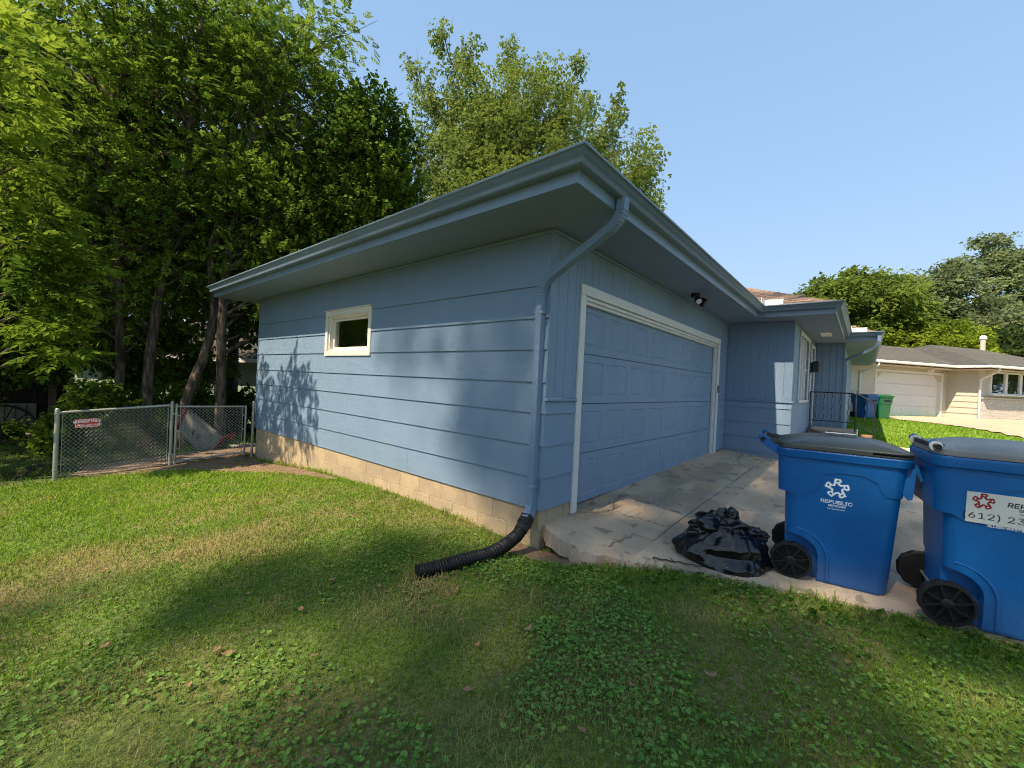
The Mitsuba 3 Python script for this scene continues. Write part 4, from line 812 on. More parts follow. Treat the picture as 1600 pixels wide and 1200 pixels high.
part(HR, 'coil', cat_([tube(np.stack([o[0] + r * NU[0] * np.cos(a), o[1] + r * NU[1] * np.cos(a), o[2] + r * np.sin(a)], 1), .03, 6, cap=False) for r in (.30, .24)]), 'm_nb_white', 40); part(HR, 'stand', cat_([bar(o, o + [0, 0, -.4], .03), bar(o - NU * .25 + [0, 0, -.36], o + NU * .25 + [0, 0, -.36], .03)]), 'm_nb_white', 40)
NDR = Polygon([(21.2, -3.3), (22.4, -2.3), (24.1, -3.4), (27.9, -6.0), (27.6, -6.8), (30, -9), (24, -14), (15.0, -8.2), (16.2, -6.5), (19.4, -5.2)])
single('neighbour_driveway', drape(NDR, .03, .25, .02, 2), 'm_concrete_n', 'warm tan concrete driveway of the cream house', smooth=True, kind='structure')

# ------------------------------------------------------------------ leaves, trees
def leaflet(o, d, up, ln, wd, droop=.25):
    d = d / np.linalg.norm(d); s = np.cross(up, d); s /= np.linalg.norm(s) + 1e-9; n = np.cross(d, s)
    return [o, o + d * ln * .48 + s * wd - n * 0 + up * .0, o + d * ln - up * droop * ln, o + d * ln * .48 - s * wd]
def compound(n_pairs, ln, wd, rach):
    up = np.array([0, 0, 1.0]); Q = []
    for i in range(n_pairs):
        t = rach * (.35 + .6 * i / max(n_pairs - 1, 1)); z = -.25 * t * t / rach
        for s in (-1, 1): Q.append(leaflet(np.array([t, 0, z]), np.array([.75, s * .85, -.10]), up, ln * (1 - .08 * i), wd))
    Q.append(leaflet(np.array([rach, 0, -.28 * rach]), np.array([1, 0, -.15]), up, ln, wd)); return np.array(Q)
def cluster(n, ln, wd, spread, seed):
    rg = R(seed); Q = []
    for i in range(n):
        a = i * 2.4; d = np.array([math.cos(a), math.sin(a), rg.uniform(-.5, .4)]); o = np.array([rg.uniform(-1, 1), rg.uniform(-1, 1), rg.uniform(-.6, .6)]) * spread
        Q.append(leaflet(o, d, np.array([rg.uniform(-.4, .4), rg.uniform(-.4, .4), 1.0]), ln * rg.uniform(.75, 1.15), wd, .3))
    return np.array(Q)
def leaves(C, D, scale, tmpl, rg, c0, c1, tone, jit=.18, droop=.35):
    """one spray of the template at every point of C, pointing about D; colours from c0 to c1 by tone (0..1 per spray)"""
    n = len(C); x = D * [1, 1, .6] + rg.normal(0, .40, (n, 3)); x[:, 2] -= droop; x /= np.linalg.norm(x, axis=1, keepdims=True)
    up = np.array([0, 0, 1.0]) + rg.normal(0, .35, (n, 3)); y = np.cross(up, x); y /= np.linalg.norm(y, axis=1, keepdims=True) + 1e-9; z = np.cross(x, y)
    sc = scale * rg.uniform(.7, 1.25, n); k = len(tmpl); t = tmpl.reshape(-1, 3)
    V = C[:, None] + sc[:, None, None] * (t[None, :, :1] * x[:, None] + t[None, :, 1:2] * y[:, None] + t[None, :, 2:] * z[:, None])
    q = np.arange(n * k) * 4; F = np.concatenate([np.stack([q, q + 1, q + 2], 1), np.stack([q, q + 2, q + 3], 1)])
    tt = np.clip(np.repeat(tone, k) + rg.normal(0, jit, n * k), 0, 1)[:, None]; col = np.asarray(c0) * (1 - tt) + np.asarray(c1) * tt
    return V.reshape(-1, 3), F, np.repeat(col, 4, 0)
def merge_leaves(L):
    o = 0; Vs, Fs, Cs = [], [], []
    for V, F, C in L: Vs.append(V); Fs.append(F + o); Cs.append(C); o += len(V)
    return np.vstack(Vs), np.vstack(Fs), np.vstack(Cs)
ASH = compound(3, .115, .029, .22); MAPLE = cluster(6, .13, .045, .10, 3); POP = cluster(7, .20, .075, .22, 5); FAR = cluster(7, .34, .13, .36, 7); BIG = cluster(9, .42, .16, .42, 9)
G0, G1 = (.055, .115, .016), (.24, .34, .036)
def tree(name, label, trunk, clumps, cr, per, tmpl, c0=G0, c1=G1, scale=1.0, seed=0, mat='m_leaf', flat=.75, trunk_r=(.16, .05), limb_r=.035, droop=.14, tone0=.45, group=None, limb_from=.15, twigs=True, sides=10):
    """trunk: points; clumps (n,3): centres of leaf masses, each tied to the trunk by a limb"""
    rg = R(seed); key = thing(name, label, 'tree', group)
    tp = smooth_path(trunk, 30); ra = np.linspace(trunk_r[0], trunk_r[1], len(tp)); ra[:3] *= [1.5, 1.2, 1.05]
    tm = tube(tp, ra, sides); nv = np.asarray(tm.vertices); tm.vertices = nv + (meshkit.fbm(nv * [6, 6, 2], 2, seed) - .5)[:, None] * .035 * rg.uniform(.7, 1.3, (1, 3))
    ms = [tm]; lz = tp[:, 2]; L = []
    clumps = np.asarray(clumps, float); cr = np.broadcast_to(np.asarray(cr, float), (len(clumps),))
    for c, r in zip(clumps, cr):
        hd = np.linalg.norm(tp[:, :2] - c[:2], axis=1); want = c[2] - .55 * hd.min() - .3; i = int(np.clip(np.argmin(np.abs(lz - want)), int(limb_from * len(tp)), len(tp) - 1))
        a = tp[i]; mid = (a + c) / 2 + np.array([0, 0, .10 * np.linalg.norm(c - a)]) + rg.normal(0, .06, 3) * np.linalg.norm(c - a)
        lp = arc(a, mid, c, 8) + np.r_[np.zeros((1, 3)), rg.normal(0, .02, (7, 3)) * np.linalg.norm(c - a) * .4]
        ms.append(tube(lp, np.linspace(min(limb_r * (1 + .12 * np.linalg.norm(c - a)), ra[i] * .8), limb_r * .3, 8), 5))
        if twigs:
            for _ in range(4):
                e = c + rg.normal(0, .55, 3) * r; ms.append(tube(arc(lp[-2], (lp[-2] + e) / 2 + rg.normal(0, .08, 3) * r, e, 4), np.linspace(limb_r * .3, .004, 4), 3, cap=False))
        n = int(per * rg.uniform(.7, 1.3)); d = rg.normal(0, 1, (n, 3)); d /= np.linalg.norm(d, axis=1, keepdims=True); q = rg.uniform(0, 1, n) ** .45
        P = c + d * (q * r)[:, None] * [1, 1, flat]; out = d * .8 + (c - a) / (np.linalg.norm(c - a) + 1e-9) * .5
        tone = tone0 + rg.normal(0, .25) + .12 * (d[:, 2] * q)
        L.append(leaves(P, out, scale, tmpl, rg, c0, c1, np.broadcast_to(tone, (n,)), droop=droop))
    part(key, 'trunk', cat_(ms), 'm_bark', smooth=True)
    V, F, C = merge_leaves(L)
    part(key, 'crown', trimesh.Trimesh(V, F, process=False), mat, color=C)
    return key
def blob(rg, n, lo, hi, keep=lambda p: True, sep=.0):
    out = []; tries = 0
    while len(out) < n and tries < n * 400:
        tries += 1; p = np.array(lo) + rg.uniform(0, 1, 3) * (np.array(hi) - lo)
        if keep(p) and all(np.sum((p - q) ** 2) > sep * sep for q in out[-400:]): out.append(p)
    return np.array(out)

# trees behind the fence
def ell(seed, n, c, r, sep=.55):
    rg = R(seed); c, r = np.array(c, float), np.array(r, float)
    return blob(rg, n, c - r, c + r, lambda p: np.sum(((p - c) / r) ** 2) < 1 and np.sum(((p - c) / r) ** 2) > rg.uniform(0, .55), sep)
GRP = 'trees behind the fence'
tree('leafy_tree', 'slender leafy tree behind the fence section with the red sign', [(-1.62, 11.3, -.85), (-1.60, 11.3, 1), (-1.72, 11.4, 4), (-1.9, 11.7, 8), (-1.9, 11.8, 11)], ell(1, 62, (-1.9, 11.7, 6.6), (2.3, 2.1, 5.2)), .85, 66, ASH, seed=11, trunk_r=(.11, .04), group=GRP)
tree('leafy_tree', 'leafy tree with a forked dark trunk left of the gate', [(-1.12, 10.9, -.8), (-1.15, 10.85, 1), (-1.0, 10.9, 3), (-.6, 11.0, 6), (-.3, 11.2, 11)], ell(2, 66, (-.3, 11.2, 7.8), (2.1, 1.9, 4.8)), .85, 66, ASH, seed=12, trunk_r=(.13, .05), group=GRP)
tree('leafy_tree', 'tree with a leaning curved trunk behind the gate', [(-.62, 9.9, -.75), (-.58, 9.95, .4), (-.25, 9.95, 1.6), (-.12, 9.9, 2.6), (-.22, 9.9, 4.2), (.4, 10.0, 6.5), (1.1, 10.1, 9.5)], np.vstack([ell(3, 50, (1.0, 10.1, 7.4), (1.5, 1.3, 3.6)), [(1.9, 9.2, 9.6), (2.1, 8.9, 8.9), (1.7, 9.2, 10.6), (2.2, 8.8, 10.3), (1.4, 9.4, 8.2)]]), .8, 66, ASH, seed=13, trunk_r=(.13, .05), group=GRP)
tree('leafy_tree', 'tree with a straight pale trunk beside the garage wall', [(.02, 9.6, -.75), (0, 9.6, 1), (-.03, 9.6, 3), (.2, 9.7, 5), (.8, 9.9, 7)], ell(4, 44, (1.45, 9.8, 4.5), (1.7, 1.2, 2.3)), .75, 78, MAPLE, c0=(.045, .10, .016), c1=(.21, .31, .036), seed=14, trunk_r=(.12, .06), group=GRP)
tree('leafy_tree', 'dark vine covered tree rising behind the garage roof', [(4.1, 9.9, -.7), (4.1, 9.9, 3), (3.8, 9.6, 6), (3.5, 9.3, 8.6)], np.vstack([ell(5, 52, (3.2, 9.0, 6.7), (1.35, .95, 2.5), .5), ell(15, 22, (4.1, 8.9, 6.0), (.7, .7, 1.7), .45)]), .72, 84, MAPLE, c0=(.032, .08, .014), c1=(.19, .29, .034), seed=15, trunk_r=(.15, .06), flat=1.0, group=GRP)
tree('leafy_tree', 'tree at the far left with a bright branch hanging towards the fence', [(-4.3, 8.6, -.8), (-4.3, 8.6, 2), (-4.6, 9, 6), (-5, 9.4, 10)],
     np.vstack([[(-2.95, 7.25, 3.3), (-2.85, 7.05, 2.85), (-3.0, 7.1, 2.4), (-2.72, 6.98, 2.2), (-2.9, 6.95, 1.75), (-2.78, 6.85, 1.35), (-3.1, 7.3, 2.9), (-2.6, 7.25, 2.75), (-2.95, 7.2, 1.95)],
                [(-3.35, 6.3, 4.5), (-3.25, 6.9, 3.9), (-3.45, 5.9, 5.0), (-3.4, 7.3, 4.8), (-3.4, 5.4, 4.7)], ell(6, 8, (-5.6, 9.8, 6.0), (1.6, 1.2, 2.8), .7), ell(26, 34, (-7.0, 12.2, 5.2), (2.2, 3.2, 2.6), .8)]),
     np.r_[np.full(9, .33), np.full(5, .45), np.full(8, .7), np.full(34, 1.1)], 62, ASH, c0=(.075, .14, .016), c1=(.28, .37, .036), seed=16, trunk_r=(.2, .08), group=GRP, tone0=.45)
tree('leafy_tree', 'deep shade tree filling the gap over the dark shed', [(-3.6, 13.6, -1), (-3.6, 13.6, 3), (-3.9, 14, 9)], np.vstack([ell(7, 50, (-3.6, 14, 5.6), (2.6, 1.7, 5.4), .7), ell(17, 14, (-3.3, 13.6, 1.8), (1.2, .6, .9), .5)]), 1.0, 85, MAPLE, seed=17, scale=1.25, trunk_r=(.2, .08), group=GRP)
tree('leafy_tree', 'broad tree in the second row behind the leaning trunk', [(1.4, 13.8, -.9), (1.4, 13.8, 3), (1.2, 14, 9)], ell(8, 66, (.9, 14, 7), (3.4, 1.6, 5.4), .75), 1.1, 80, MAPLE, seed=18, scale=1.35, trunk_r=(.2, .08), group=GRP)
tree('leafy_tree', 'tall tree in the second row showing above the garage roof edge', [(5, 13.8, -.9), (5, 13.8, 3), (4.6, 14, 8)], ell(9, 40, (4.7, 13.8, 6.3), (2.2, 1.5, 3.2), .75), 1.1, 80, MAPLE, c0=(.065, .13, .018), c1=(.20, .30, .03), seed=19, scale=1.35, trunk_r=(.2, .08), group=GRP)
for i, (x, lab) in enumerate(((-9.5, 'big tree at the left end of the rear tree belt'), (-4, 'big tree of the rear tree belt behind the shed'), (2, 'big tree of the rear tree belt behind the green house'), (8, 'big tree of the rear tree belt behind the garage'))):
    tree('leafy_tree', lab, [(x, 25, -1), (x, 25, 4), (x + .3, 25, 11)], ell(30 + i, 46, (x, 25, 7), (4.2, 2.5, 6.5), 1.2), 1.7, 48, FAR, seed=40 + i, trunk_r=(.25, .1), group=GRP)
def bush(label, c, r, n, per, tmpl, seed, c0=G0, c1=G1, scale=1.0, cr=.4):
    key = thing('bush', label, 'bush', 'bushes'); rg = R(seed); L = []; ms = []
    base = np.array([c[0], c[1], gz(c)])
    for p in ell(seed, n, c, r, .25):
        m_ = int(per * rg.uniform(.7, 1.3)); d = rg.normal(0, 1, (m_, 3)); d /= np.linalg.norm(d, axis=1, keepdims=True); q = rg.uniform(0, 1, m_) ** .5
        L.append(leaves(p + d * q[:, None] * cr, d, scale, tmpl, rg, c0, c1, np.full(m_, .45 + rg.normal(0, .15)))); b0 = base + [rg.normal(0, r[0] * .15), rg.normal(0, r[1] * .15), 0]
        ms.append(tube(arc(b0, (b0 + p) / 2 + [0, 0, .1], p, 5), np.linspace(.016, .004, 5), 4))
    part(key, 'stem', cat_(ms), 'm_bark'); V, F, C = merge_leaves(L); part(key, 'foliage', trimesh.Trimesh(V, F, process=False), 'm_leaf', color=C)
bush('dense dark bush behind the middle of the chain link fence', (-1.9, 10.6, -.1), (1.1, .5, .8), 16, 70, MAPLE, 51)
bush('dark bush behind the gate post between the trunks', (-.5, 11.6, 0), (.8, .5, .9), 14, 70, MAPLE, 52)
bush('low bush at the foot of the pale green wall', (1.35, 12.4, -.15), (.9, .6, .6), 14, 70, MAPLE, 53, (.03, .07, .012), (.11, .19, .02))
bush('dark understory bush under the trees before the grey roof', (-.9, 12.9, 1.5), (1.3, .5, 1.0), 24, 60, MAPLE, 57)
bush('thin leafy bush in front of the pale green wall', (.35, 12.9, .6), (.7, .5, 1.3), 16, 60, ASH, 55)
bush('small weedy bush before the wagon wheel', (-3.35, 15.1, -1.0), (.5, .3, .3), 6, 60, MAPLE, 56, (.05, .10, .015), (.14, .22, .03))

# the tall poplar behind the garage
TIPS = [(11.4, 16.4, 20.9), (11.5, 19.3, 20.1), (11.3, 14.1, 18.7), (15.4, 14.7, 21.7), (14.5, 11.3, 17.8), (16.0, 10.3, 18.8), (18.1, 10.6, 18.1), (17.6, 8.4, 17.0), (19.6, 6.9, 14.5), (17.2, 6.2, 11.0), (10.8, 18.7, 15.9), (10.9, 17.1, 12.2), (12.5, 13.8, 17.0), (12.5, 16.9, 18.0), (14.0, 11.9, 15.7), (17.3, 9.0, 14.4), (14.5, 10.1, 14.0), (13.5, 13.1, 13.5), (11.4, 14.3, 13.3), (17.5, 7.5, 11.8), (11.6, 17.7, 15.6)]
def poplar():
    key = thing('poplar_tree', 'tall poplar with upright sprays standing behind the garage roof', 'tree'); rg = R(61)
    tp = smooth_path([(14.6, 13.2, -1), (14.5, 13.1, 4), (14.3, 13, 8), (14.2, 13, 14)], 24); ms = [tube(tp, np.linspace(.42, .12, len(tp)), 10)]; L = []
    T2_ = TIPS + [tuple((np.array(a) * .55 + np.array(b) * .45) - [0, 0, rg.uniform(.8, 2.6)]) for a in TIPS for b in TIPS if a < b and 1.5 < np.linalg.norm((np.array(a) - b)[:2]) < 3.4 and rg.uniform() < .42]
    for t in T2_:
        t = np.array(t); i = int(np.clip(np.interp(t[2] - 7.5 - .25 * np.linalg.norm(t[:2] - tp[0][:2]), tp[:, 2], np.arange(len(tp))), 5, len(tp) - 4)); a = tp[i]
        mid = a + (t - a) * [.62, .62, .38]; lp = arc(a, mid, t, 14) + np.r_[np.zeros((1, 3)), rg.normal(0, .10, (13, 3))]; ms.append(tube(lp, np.linspace(.11, .012, 14), 6))
        for k in range(3):  # bare twigs at the top
            e = lp[-2] + np.array([rg.normal(0, .35), rg.normal(0, .35), rg.uniform(.3, 1.3)]); ms.append(tube([lp[-3], (lp[-3] + e) / 2 + rg.normal(0, .06, 3), e], [.02, .012, .004], 4))
        m_ = 17
        for s in np.linspace(.22, .97, m_):
            c = lp[0] + 0; j = s * 13; j0 = int(j); c = lp[j0] * (1 - j + j0) + lp[min(j0 + 1, 13)] * (j - j0)
            r = 1.05 * (1.05 - s) ** .45 + .2
            for _ in range(2):
                o = rg.normal(0, 1, 3) * [1, 1, .5]; o /= np.linalg.norm(o); cc = c + o * r * rg.uniform(.3, 1.0); q = .5
                n = int(17 * rg.uniform(.6, 1.4)); d = rg.normal(0, 1, (n, 3)); d /= np.linalg.norm(d, axis=1, keepdims=True)
                L.append(leaves(cc + d * (rg.uniform(0, 1, n) ** .5 * .42)[:, None] * [1, 1, 1.45], d * .5 + [0, 0, .6], .76, POP, rg, (.135, .195, .05), (.31, .39, .105), np.full(n, .45 + rg.normal(0, .2)), droop=.1))
                if rg.uniform() < .5: ms.append(tube([c, cc], [.022, .006], 4))
    for c in np.vstack([ell(62, 70, (13.2, 11.9, 9.2), (3.6, 3.8, 3.0), .9), ell(63, 60, (13.8, 12.8, 14.0), (3.0, 4.6, 3.6), .9), ell(64, 34, (17.4, 8.3, 11.2), (1.7, 2.2, 3.4), .8)]):  # lower skirt
        n = 46; d = rg.normal(0, 1, (n, 3)); d /= np.linalg.norm(d, axis=1, keepdims=True); L.append(leaves(c + d * (rg.uniform(0, 1, n) ** .5 * .9)[:, None], d + [0, 0, .3], .66, POP, rg, (.13, .19, .035), (.30, .37, .07), np.full(n, .5 + rg.normal(0, .15)), droop=.1))
        i = int(np.clip(np.interp(c[2] - 2.5, tp[:, 2], np.arange(len(tp))), 4, 20)); ms.append(tube(arc(tp[i], (tp[i] + c) / 2 + [0, 0, .5], c, 6), np.linspace(.06, .01, 6), 5))
    part(key, 'trunk', cat_(ms), 'm_bark', smooth=True); V, F, C = merge_leaves(L); part(key, 'crown', trimesh.Trimesh(V, F, process=False), 'm_leaf', color=C)
poplar()

# trees across the driveway
RG = 'trees beyond the cream house'
YG0, YG1 = (.13, .185, .04), (.26, .335, .06)
tree('round_tree', 'bright yellow green round tree behind the eave of the blue house', [(43, -.5, -.2), (42.8, -.6, 4), (42.5, -.8, 8)], np.vstack([ell(71, 62, (41.8, -1.0, 8.6), (4.4, 4.6, 2.9), 1.0), ell(72, 34, (43.5, -3.4, 7.2), (3.4, 3.6, 2.2), .9)]), 1.25, 40, FAR, YG0, YG1, seed=71, scale=1.0, trunk_r=(.3, .1), flat=.5, group=RG)
for i, (c, r, n, lab) in enumerate((((61.5, -7.5, 11.5), (4.2, 4.5, 5.0), 52, 'grey green maple left of the tallest crowns'), ((66, -12, 13.8), (4.6, 4.8, 6.0), 46, 'tallest grey green maple over the cream house'), ((71, -19, 13.2), (5, 5.5, 6.0), 46, 'grey green maple at the right edge of the photo'), ((60.5, -1.5, 10.2), (3.4, 4, 4.2), 40, 'grey green maple beside the yellow green tree'), ((59, -12.5, 7.6), (3.5, 4, 3.2), 36, 'darker low tree before the tallest maple'))):
    tree('maple_tree', lab, [(c[0] + 1, c[1], -.2), (c[0] + .8, c[1], c[2] * .4), (c[0], c[1], c[2] + r[2] * .6)], ell(80 + i, n, c, r, 1.2), 1.45, 30, FAR, (.17, .215, .10), (.29, .345, .16), seed=80 + i, scale=1.2, trunk_r=(.4, .14), limb_r=.07, flat=.55, group=RG)
tree('round_tree', 'low bright bushy tree just behind the grey roof', [(41, -5.8, 0), (41, -5.8, 3), (40.8, -5.8, 5)], ell(90, 46, (40.6, -5.7, 5.0), (2.6, 3.3, 1.8), .7), .85, 50, POP, (.14, .21, .025), (.30, .38, .04), seed=90, scale=1.2, trunk_r=(.15, .06), flat=.8, group=RG)
for i, (x, y, lab) in enumerate(((52, 3, 'dark hedge tree left of the cream house roof'), (51, -4, 'dark hedge tree behind the bright bushy tree'), (53, -13, 'dark hedge tree behind the vent pipe'), (56, -21, 'dark hedge tree at the right edge behind the roof'))):
    tree('hedge_tree', lab, [(x, y, -.2), (x, y, 2), (x, y, 5)], ell(95 + i, 40, (x, y, 4.6), (2.6, 4.4, 3.6), 1.1), 1.5, 42, FAR, (.03, .06, .018), (.10, .15, .04), seed=95 + i, scale=1.2, trunk_r=(.25, .1), group=RG)

for i, (x, y, lab) in enumerate(((33, -33, 'nearest street tree facing the cream house'), (40, -32, 'middle street tree facing the cream house'), (47, -37, 'farthest street tree facing the cream house'))):
    tree('street_tree', lab, [(x, y, 0), (x, y, 3), (x + .3, y, 8)], ell(120 + i, 34, (x, y, 7), (3.6, 3.4, 4.6), 1.1), 1.5, 26, FAR, seed=120 + i, scale=1.3, trunk_r=(.3, .1), group='street trees')

# the cottonwood beside the lawn that shades the lawn and driveway
def shade_tree():
    key = thing('cottonwood_tree', 'tall open crowned cottonwood on the near side of the lawn', 'tree'); rg = R(111)
    s = SUN / -SUN[0]; s = np.array([-1, SUN[1], SUN[2]]); L = []; ms = []
    tp = smooth_path([(-22.5, .8, -.8), (-22.4, .8, 8), (-22, .9, 18), (-21, .9, 28), (-20, 1, 34)], 24); ms.append(tube(tp, np.linspace(.5, .12, len(tp)), 10))
    by = np.array([-5.5, -4.2, -3.0, -2.0, -1.2, -.7, -.2, .5, 1.3, 2.2, 4, 13]); bv = np.array([1.9, 1.75, 1.5, 1.35, 1.2, .95, 1.0, 1.55, 2.35, 2.75, 1.6, 1.4])
    for zz in np.arange(-5.2, 12, .62):
        for yy in np.arange(-4.6, 3.2, .62):
            y, z = yy + rg.uniform(-.22, .22), zz + rg.uniform(-.22, .22)
            edge = np.interp(z, by, bv)
            if y > edge - .25: continue
            dens = .47
            if z < -3.2 and y > -.6: dens = .28
            if z > 2.6: dens = .50
            if 0.2 < z < 2.0 and y > .3: dens = .36
            if (y + .36) ** 2 + ((z - 9.6) / 1.6) ** 2 < .8: continue
            if rg.uniform() > dens: continue
            t = 24.0 - .55 * z + rg.uniform(-1.5, 1.5); c = np.array([0, y, z]) + s * t; r = rg.uniform(.42, .62)
            n = int(22 * rg.uniform(.7, 1.3)); d = rg.normal(0, 1, (n, 3)); d /= np.linalg.norm(d, axis=1, keepdims=True)
            L.append(leaves(c + d * (rg.uniform(0, 1, n) ** .45 * r)[:, None], d, .8, POP, rg, G0, G1, np.full(n, .5)))
            i = int(np.clip(np.interp(c[2] - 3, tp[:, 2], np.arange(len(tp))), 4, len(tp) - 1)); ms.append(tube(arc(tp[i], (tp[i] + c) / 2 + [0, 0, .4], c, 5), np.linspace(.05, .008, 5), 4, cap=False))
    part(key, 'trunk', cat_(ms), 'm_bark', smooth=True); V, F, C = merge_leaves(L); part(key, 'crown', trimesh.Trimesh(V, F, process=False), 'm_leaf', color=C)
shade_tree()

# ------------------------------------------------------------------ grass, ground ivy, litter
OFF = DRIVE.buffer(-.015).union(HOUSE.buffer(.01)); SOIL = SOIL_A.buffer(-.06).union(SOIL_B.buffer(-.03))
def scatter(rg, n, x0, x1, y0, y1, dens):
    P = np.stack([rg.uniform(x0, x1, n), rg.uniform(y0, y1, n)], 1); k = rg.uniform(0, 1, n) < dens(P[:, 0], P[:, 1]); P = P[k]
    ok = ~shapely.contains_xy(OFF, P[:, 0], P[:, 1])
    ins_ = shapely.contains_xy(SOIL, P[:, 0], P[:, 1]); ok &= ~(ins_ & (rg.uniform(0, 1, len(P)) > .03))
    return P[ok]
def blades(P, rg, h, w, lean, cg, cy, dry):
    n = len(P); z = G(P[:, 0], P[:, 1]); B = np.c_[P, z - .004]; a = rg.uniform(0, 2 * np.pi, n); sd = np.stack([np.cos(a), np.sin(a), 0 * a], 1) * (w / 2)[:, None]
    a2 = rg.uniform(0, 2 * np.pi, n); ld = np.stack([np.cos(a2), np.sin(a2), 0 * a2], 1) * (h * lean * rg.uniform(.3, 1.4, n))[:, None]
    M = B + ld * .35 + np.c_[0 * h, 0 * h, h * .62]; Tp = B + ld + np.c_[0 * h, 0 * h, h * rg.uniform(.75, 1.0, n)]
    V = np.stack([B - sd, B + sd, M - sd * .8, M + sd * .8, Tp], 1).reshape(-1, 3); q = np.arange(n) * 5
    F = np.concatenate([np.stack([q, q + 1, q + 3], 1), np.stack([q, q + 3, q + 2], 1), np.stack([q + 2, q + 3, q + 4], 1)])
    t = np.clip(dry + rg.normal(0, .16, n), 0, 1)[:, None]; br = rg.uniform(.75, 1.25, (n, 1)); C = (np.array(cg) * (1 - t) + np.array(cy) * t) * br
    return V, F, np.repeat(C, 5, 0)
def dist(x, y): return np.hypot(x - EYE[0], y - EYE[1])
rg = R(201)
def dens_near(x, y):
    d = dist(x, y); base = np.clip(2.1 / np.maximum(d, 2.1), .16, 1) ; n = meshkit.fbm(np.stack([x * 2.2, y * 2.2, 0 * x], -1), 3)
    vis = ((x - EYE[0]) * .97 + (y - EYE[1]) * .25 > -.9) | (y > 0)
    return base * np.clip(.45 + 1.2 * n, .3, 1.1) * vis
P = scatter(rg, 560000, -3.9, 2.2, -5.0, 7.6, dens_near)
d = dist(P[:, 0], P[:, 1]); nn = meshkit.fbm(np.stack([P[:, 0] * .9, P[:, 1] * .9, 0 * d], 1), 4, 3); n2 = meshkit.fbm(np.stack([P[:, 0] * 3.4, P[:, 1] * 3.4, 0 * d], 1), 3, 8)
lush = np.clip((P[:, 1] - 2.2) / 1.6, 0, 1) * np.clip(1.2 - np.abs(P[:, 0] + 1.2) / 3.2, .3, 1)
edge_ = shapely.distance(OFF.boundary, shapely.points(P)); hh = (.024 + .040 * rg.uniform(0, 1, len(P)) ** 2.2) * (.55 + .95 * n2) * (1 + .25 * lush) * (1 + 1.1 * np.exp(-edge_ / .07) * (nn > .42)); dry = np.clip(.12 + 1.9 * (nn - .50) + 1.7 * (n2 - .52) - .45 * lush, 0, .8)
V, F, C = blades(P, rg, hh, .0028 + .0011 * np.clip(d - 1.5, 0, 8), .75, (.14, .25, .022), (.42, .345, .135), dry)
C = C * (1 + .35 * np.repeat(lush, 5)[:, None] * np.array([1.1, 1.0, .4]))
single('grass', trimesh.Trimesh(V, F, process=False), 'm_grass', 'short patchy lawn grass in front of the garage', kind='stuff', color=C)
P = scatter(rg, 130000, 11, 34, -16, 1.5, lambda x, y: np.clip(14 / dist(x, y), .2, 1) * ~shapely.contains_xy(NDR, x, y))
nbh = (P[:, 0] - NO[0]) * NN[0] + (P[:, 1] - NO[1]) * NN[1]; P = P[nbh > .1]; d = dist(P[:, 0], P[:, 1])
nn = meshkit.fbm(np.stack([P[:, 0] * .5, P[:, 1] * .5, 0 * d], 1), 3, 3)
V, F, C = blades(P, rg, (.04 + .035 * rg.uniform(0, 1, len(P))), .009 + .0006 * d, .7, (.12, .25, .018), (.22, .31, .03), np.clip(nn - .2, 0, 1))
single('grass', trimesh.Trimesh(V, F, process=False), 'm_grass', 'bright lawn grass across the driveway before the cream house', kind='stuff', color=C)
P = scatter(rg, 60000, -5.5, 4.5, 7.4, 15, lambda x, y: .25 + .75 * np.exp(-(((x - 1.2) / 1.2) ** 2 + ((y - 10.2) / 1.8) ** 2))); d = dist(P[:, 0], P[:, 1])
V, F, C = blades(P, rg, .06 + .05 * rg.uniform(0, 1, len(P)), .010 + 0 * d, .7, (.09, .19, .02), (.18, .26, .03), .3 + 0 * d)
single('grass', trimesh.Trimesh(V, F, process=False), 'm_grass', 'shaded rough grass under the trees behind the fence', kind='stuff', color=C)
# creeping ground ivy: small round scalloped leaves
def ivy_mask(x, y):
    n = meshkit.fbm(np.stack([x * 1.7, y * 1.7, 0 * x], -1), 3, 21); q = np.clip((n - .40) * 4.5, 0, 1); f = np.clip((1.9 - y - .25 * (x + 1.5)) / 1.6, .10, 1)
    c = np.exp(-(((x + 1.45) / 1.1) ** 2 + ((y + 1.0) / .9) ** 2)); return np.clip(q * f * (.30 + .75 * c), 0, 1)
P = scatter(rg, 115000, -3.6, 1.0, -3.3, 4.2, ivy_mask); z = G(P[:, 0], P[:, 1]); n = len(P)
r_ = rg.uniform(.006, .0135, n) * (1 + .25 * (rg.uniform(0, 1, n) > .9)); a0 = rg.uniform(0, 2 * np.pi, n); up = np.stack([rg.normal(0, .28, n), rg.normal(0, .28, n), np.ones(n)], 1); up /= np.linalg.norm(up, axis=1, keepdims=True)
ex = np.cross(up, np.stack([np.cos(a0), np.sin(a0), 0 * a0], 1)); ex /= np.linalg.norm(ex, axis=1, keepdims=True); ey = np.cross(up, ex); c = np.c_[P, z + rg.uniform(.012, .042, n)]
ang = np.linspace(.35, 2 * np.pi - .35, 9); rad = np.array([.75, 1, 1.03, .98, 1.02, .98, 1.03, 1, .75])
rim_ = c[:, None] + r_[:, None, None] * rad[None, :, None] * (np.cos(ang)[None, :, None] * ex[:, None] + np.sin(ang)[None, :, None] * ey[:, None]) + (up * (r_ * .22)[:, None])[:, None]
V = np.concatenate([c[:, None], rim_], 1).reshape(-1, 3); q = (np.arange(n) * 10)[:, None]; k = np.arange(8)[None]; F = np.stack([q + 0 * k, q + 1 + k, q + 2 + k], -1).reshape(-1, 3)
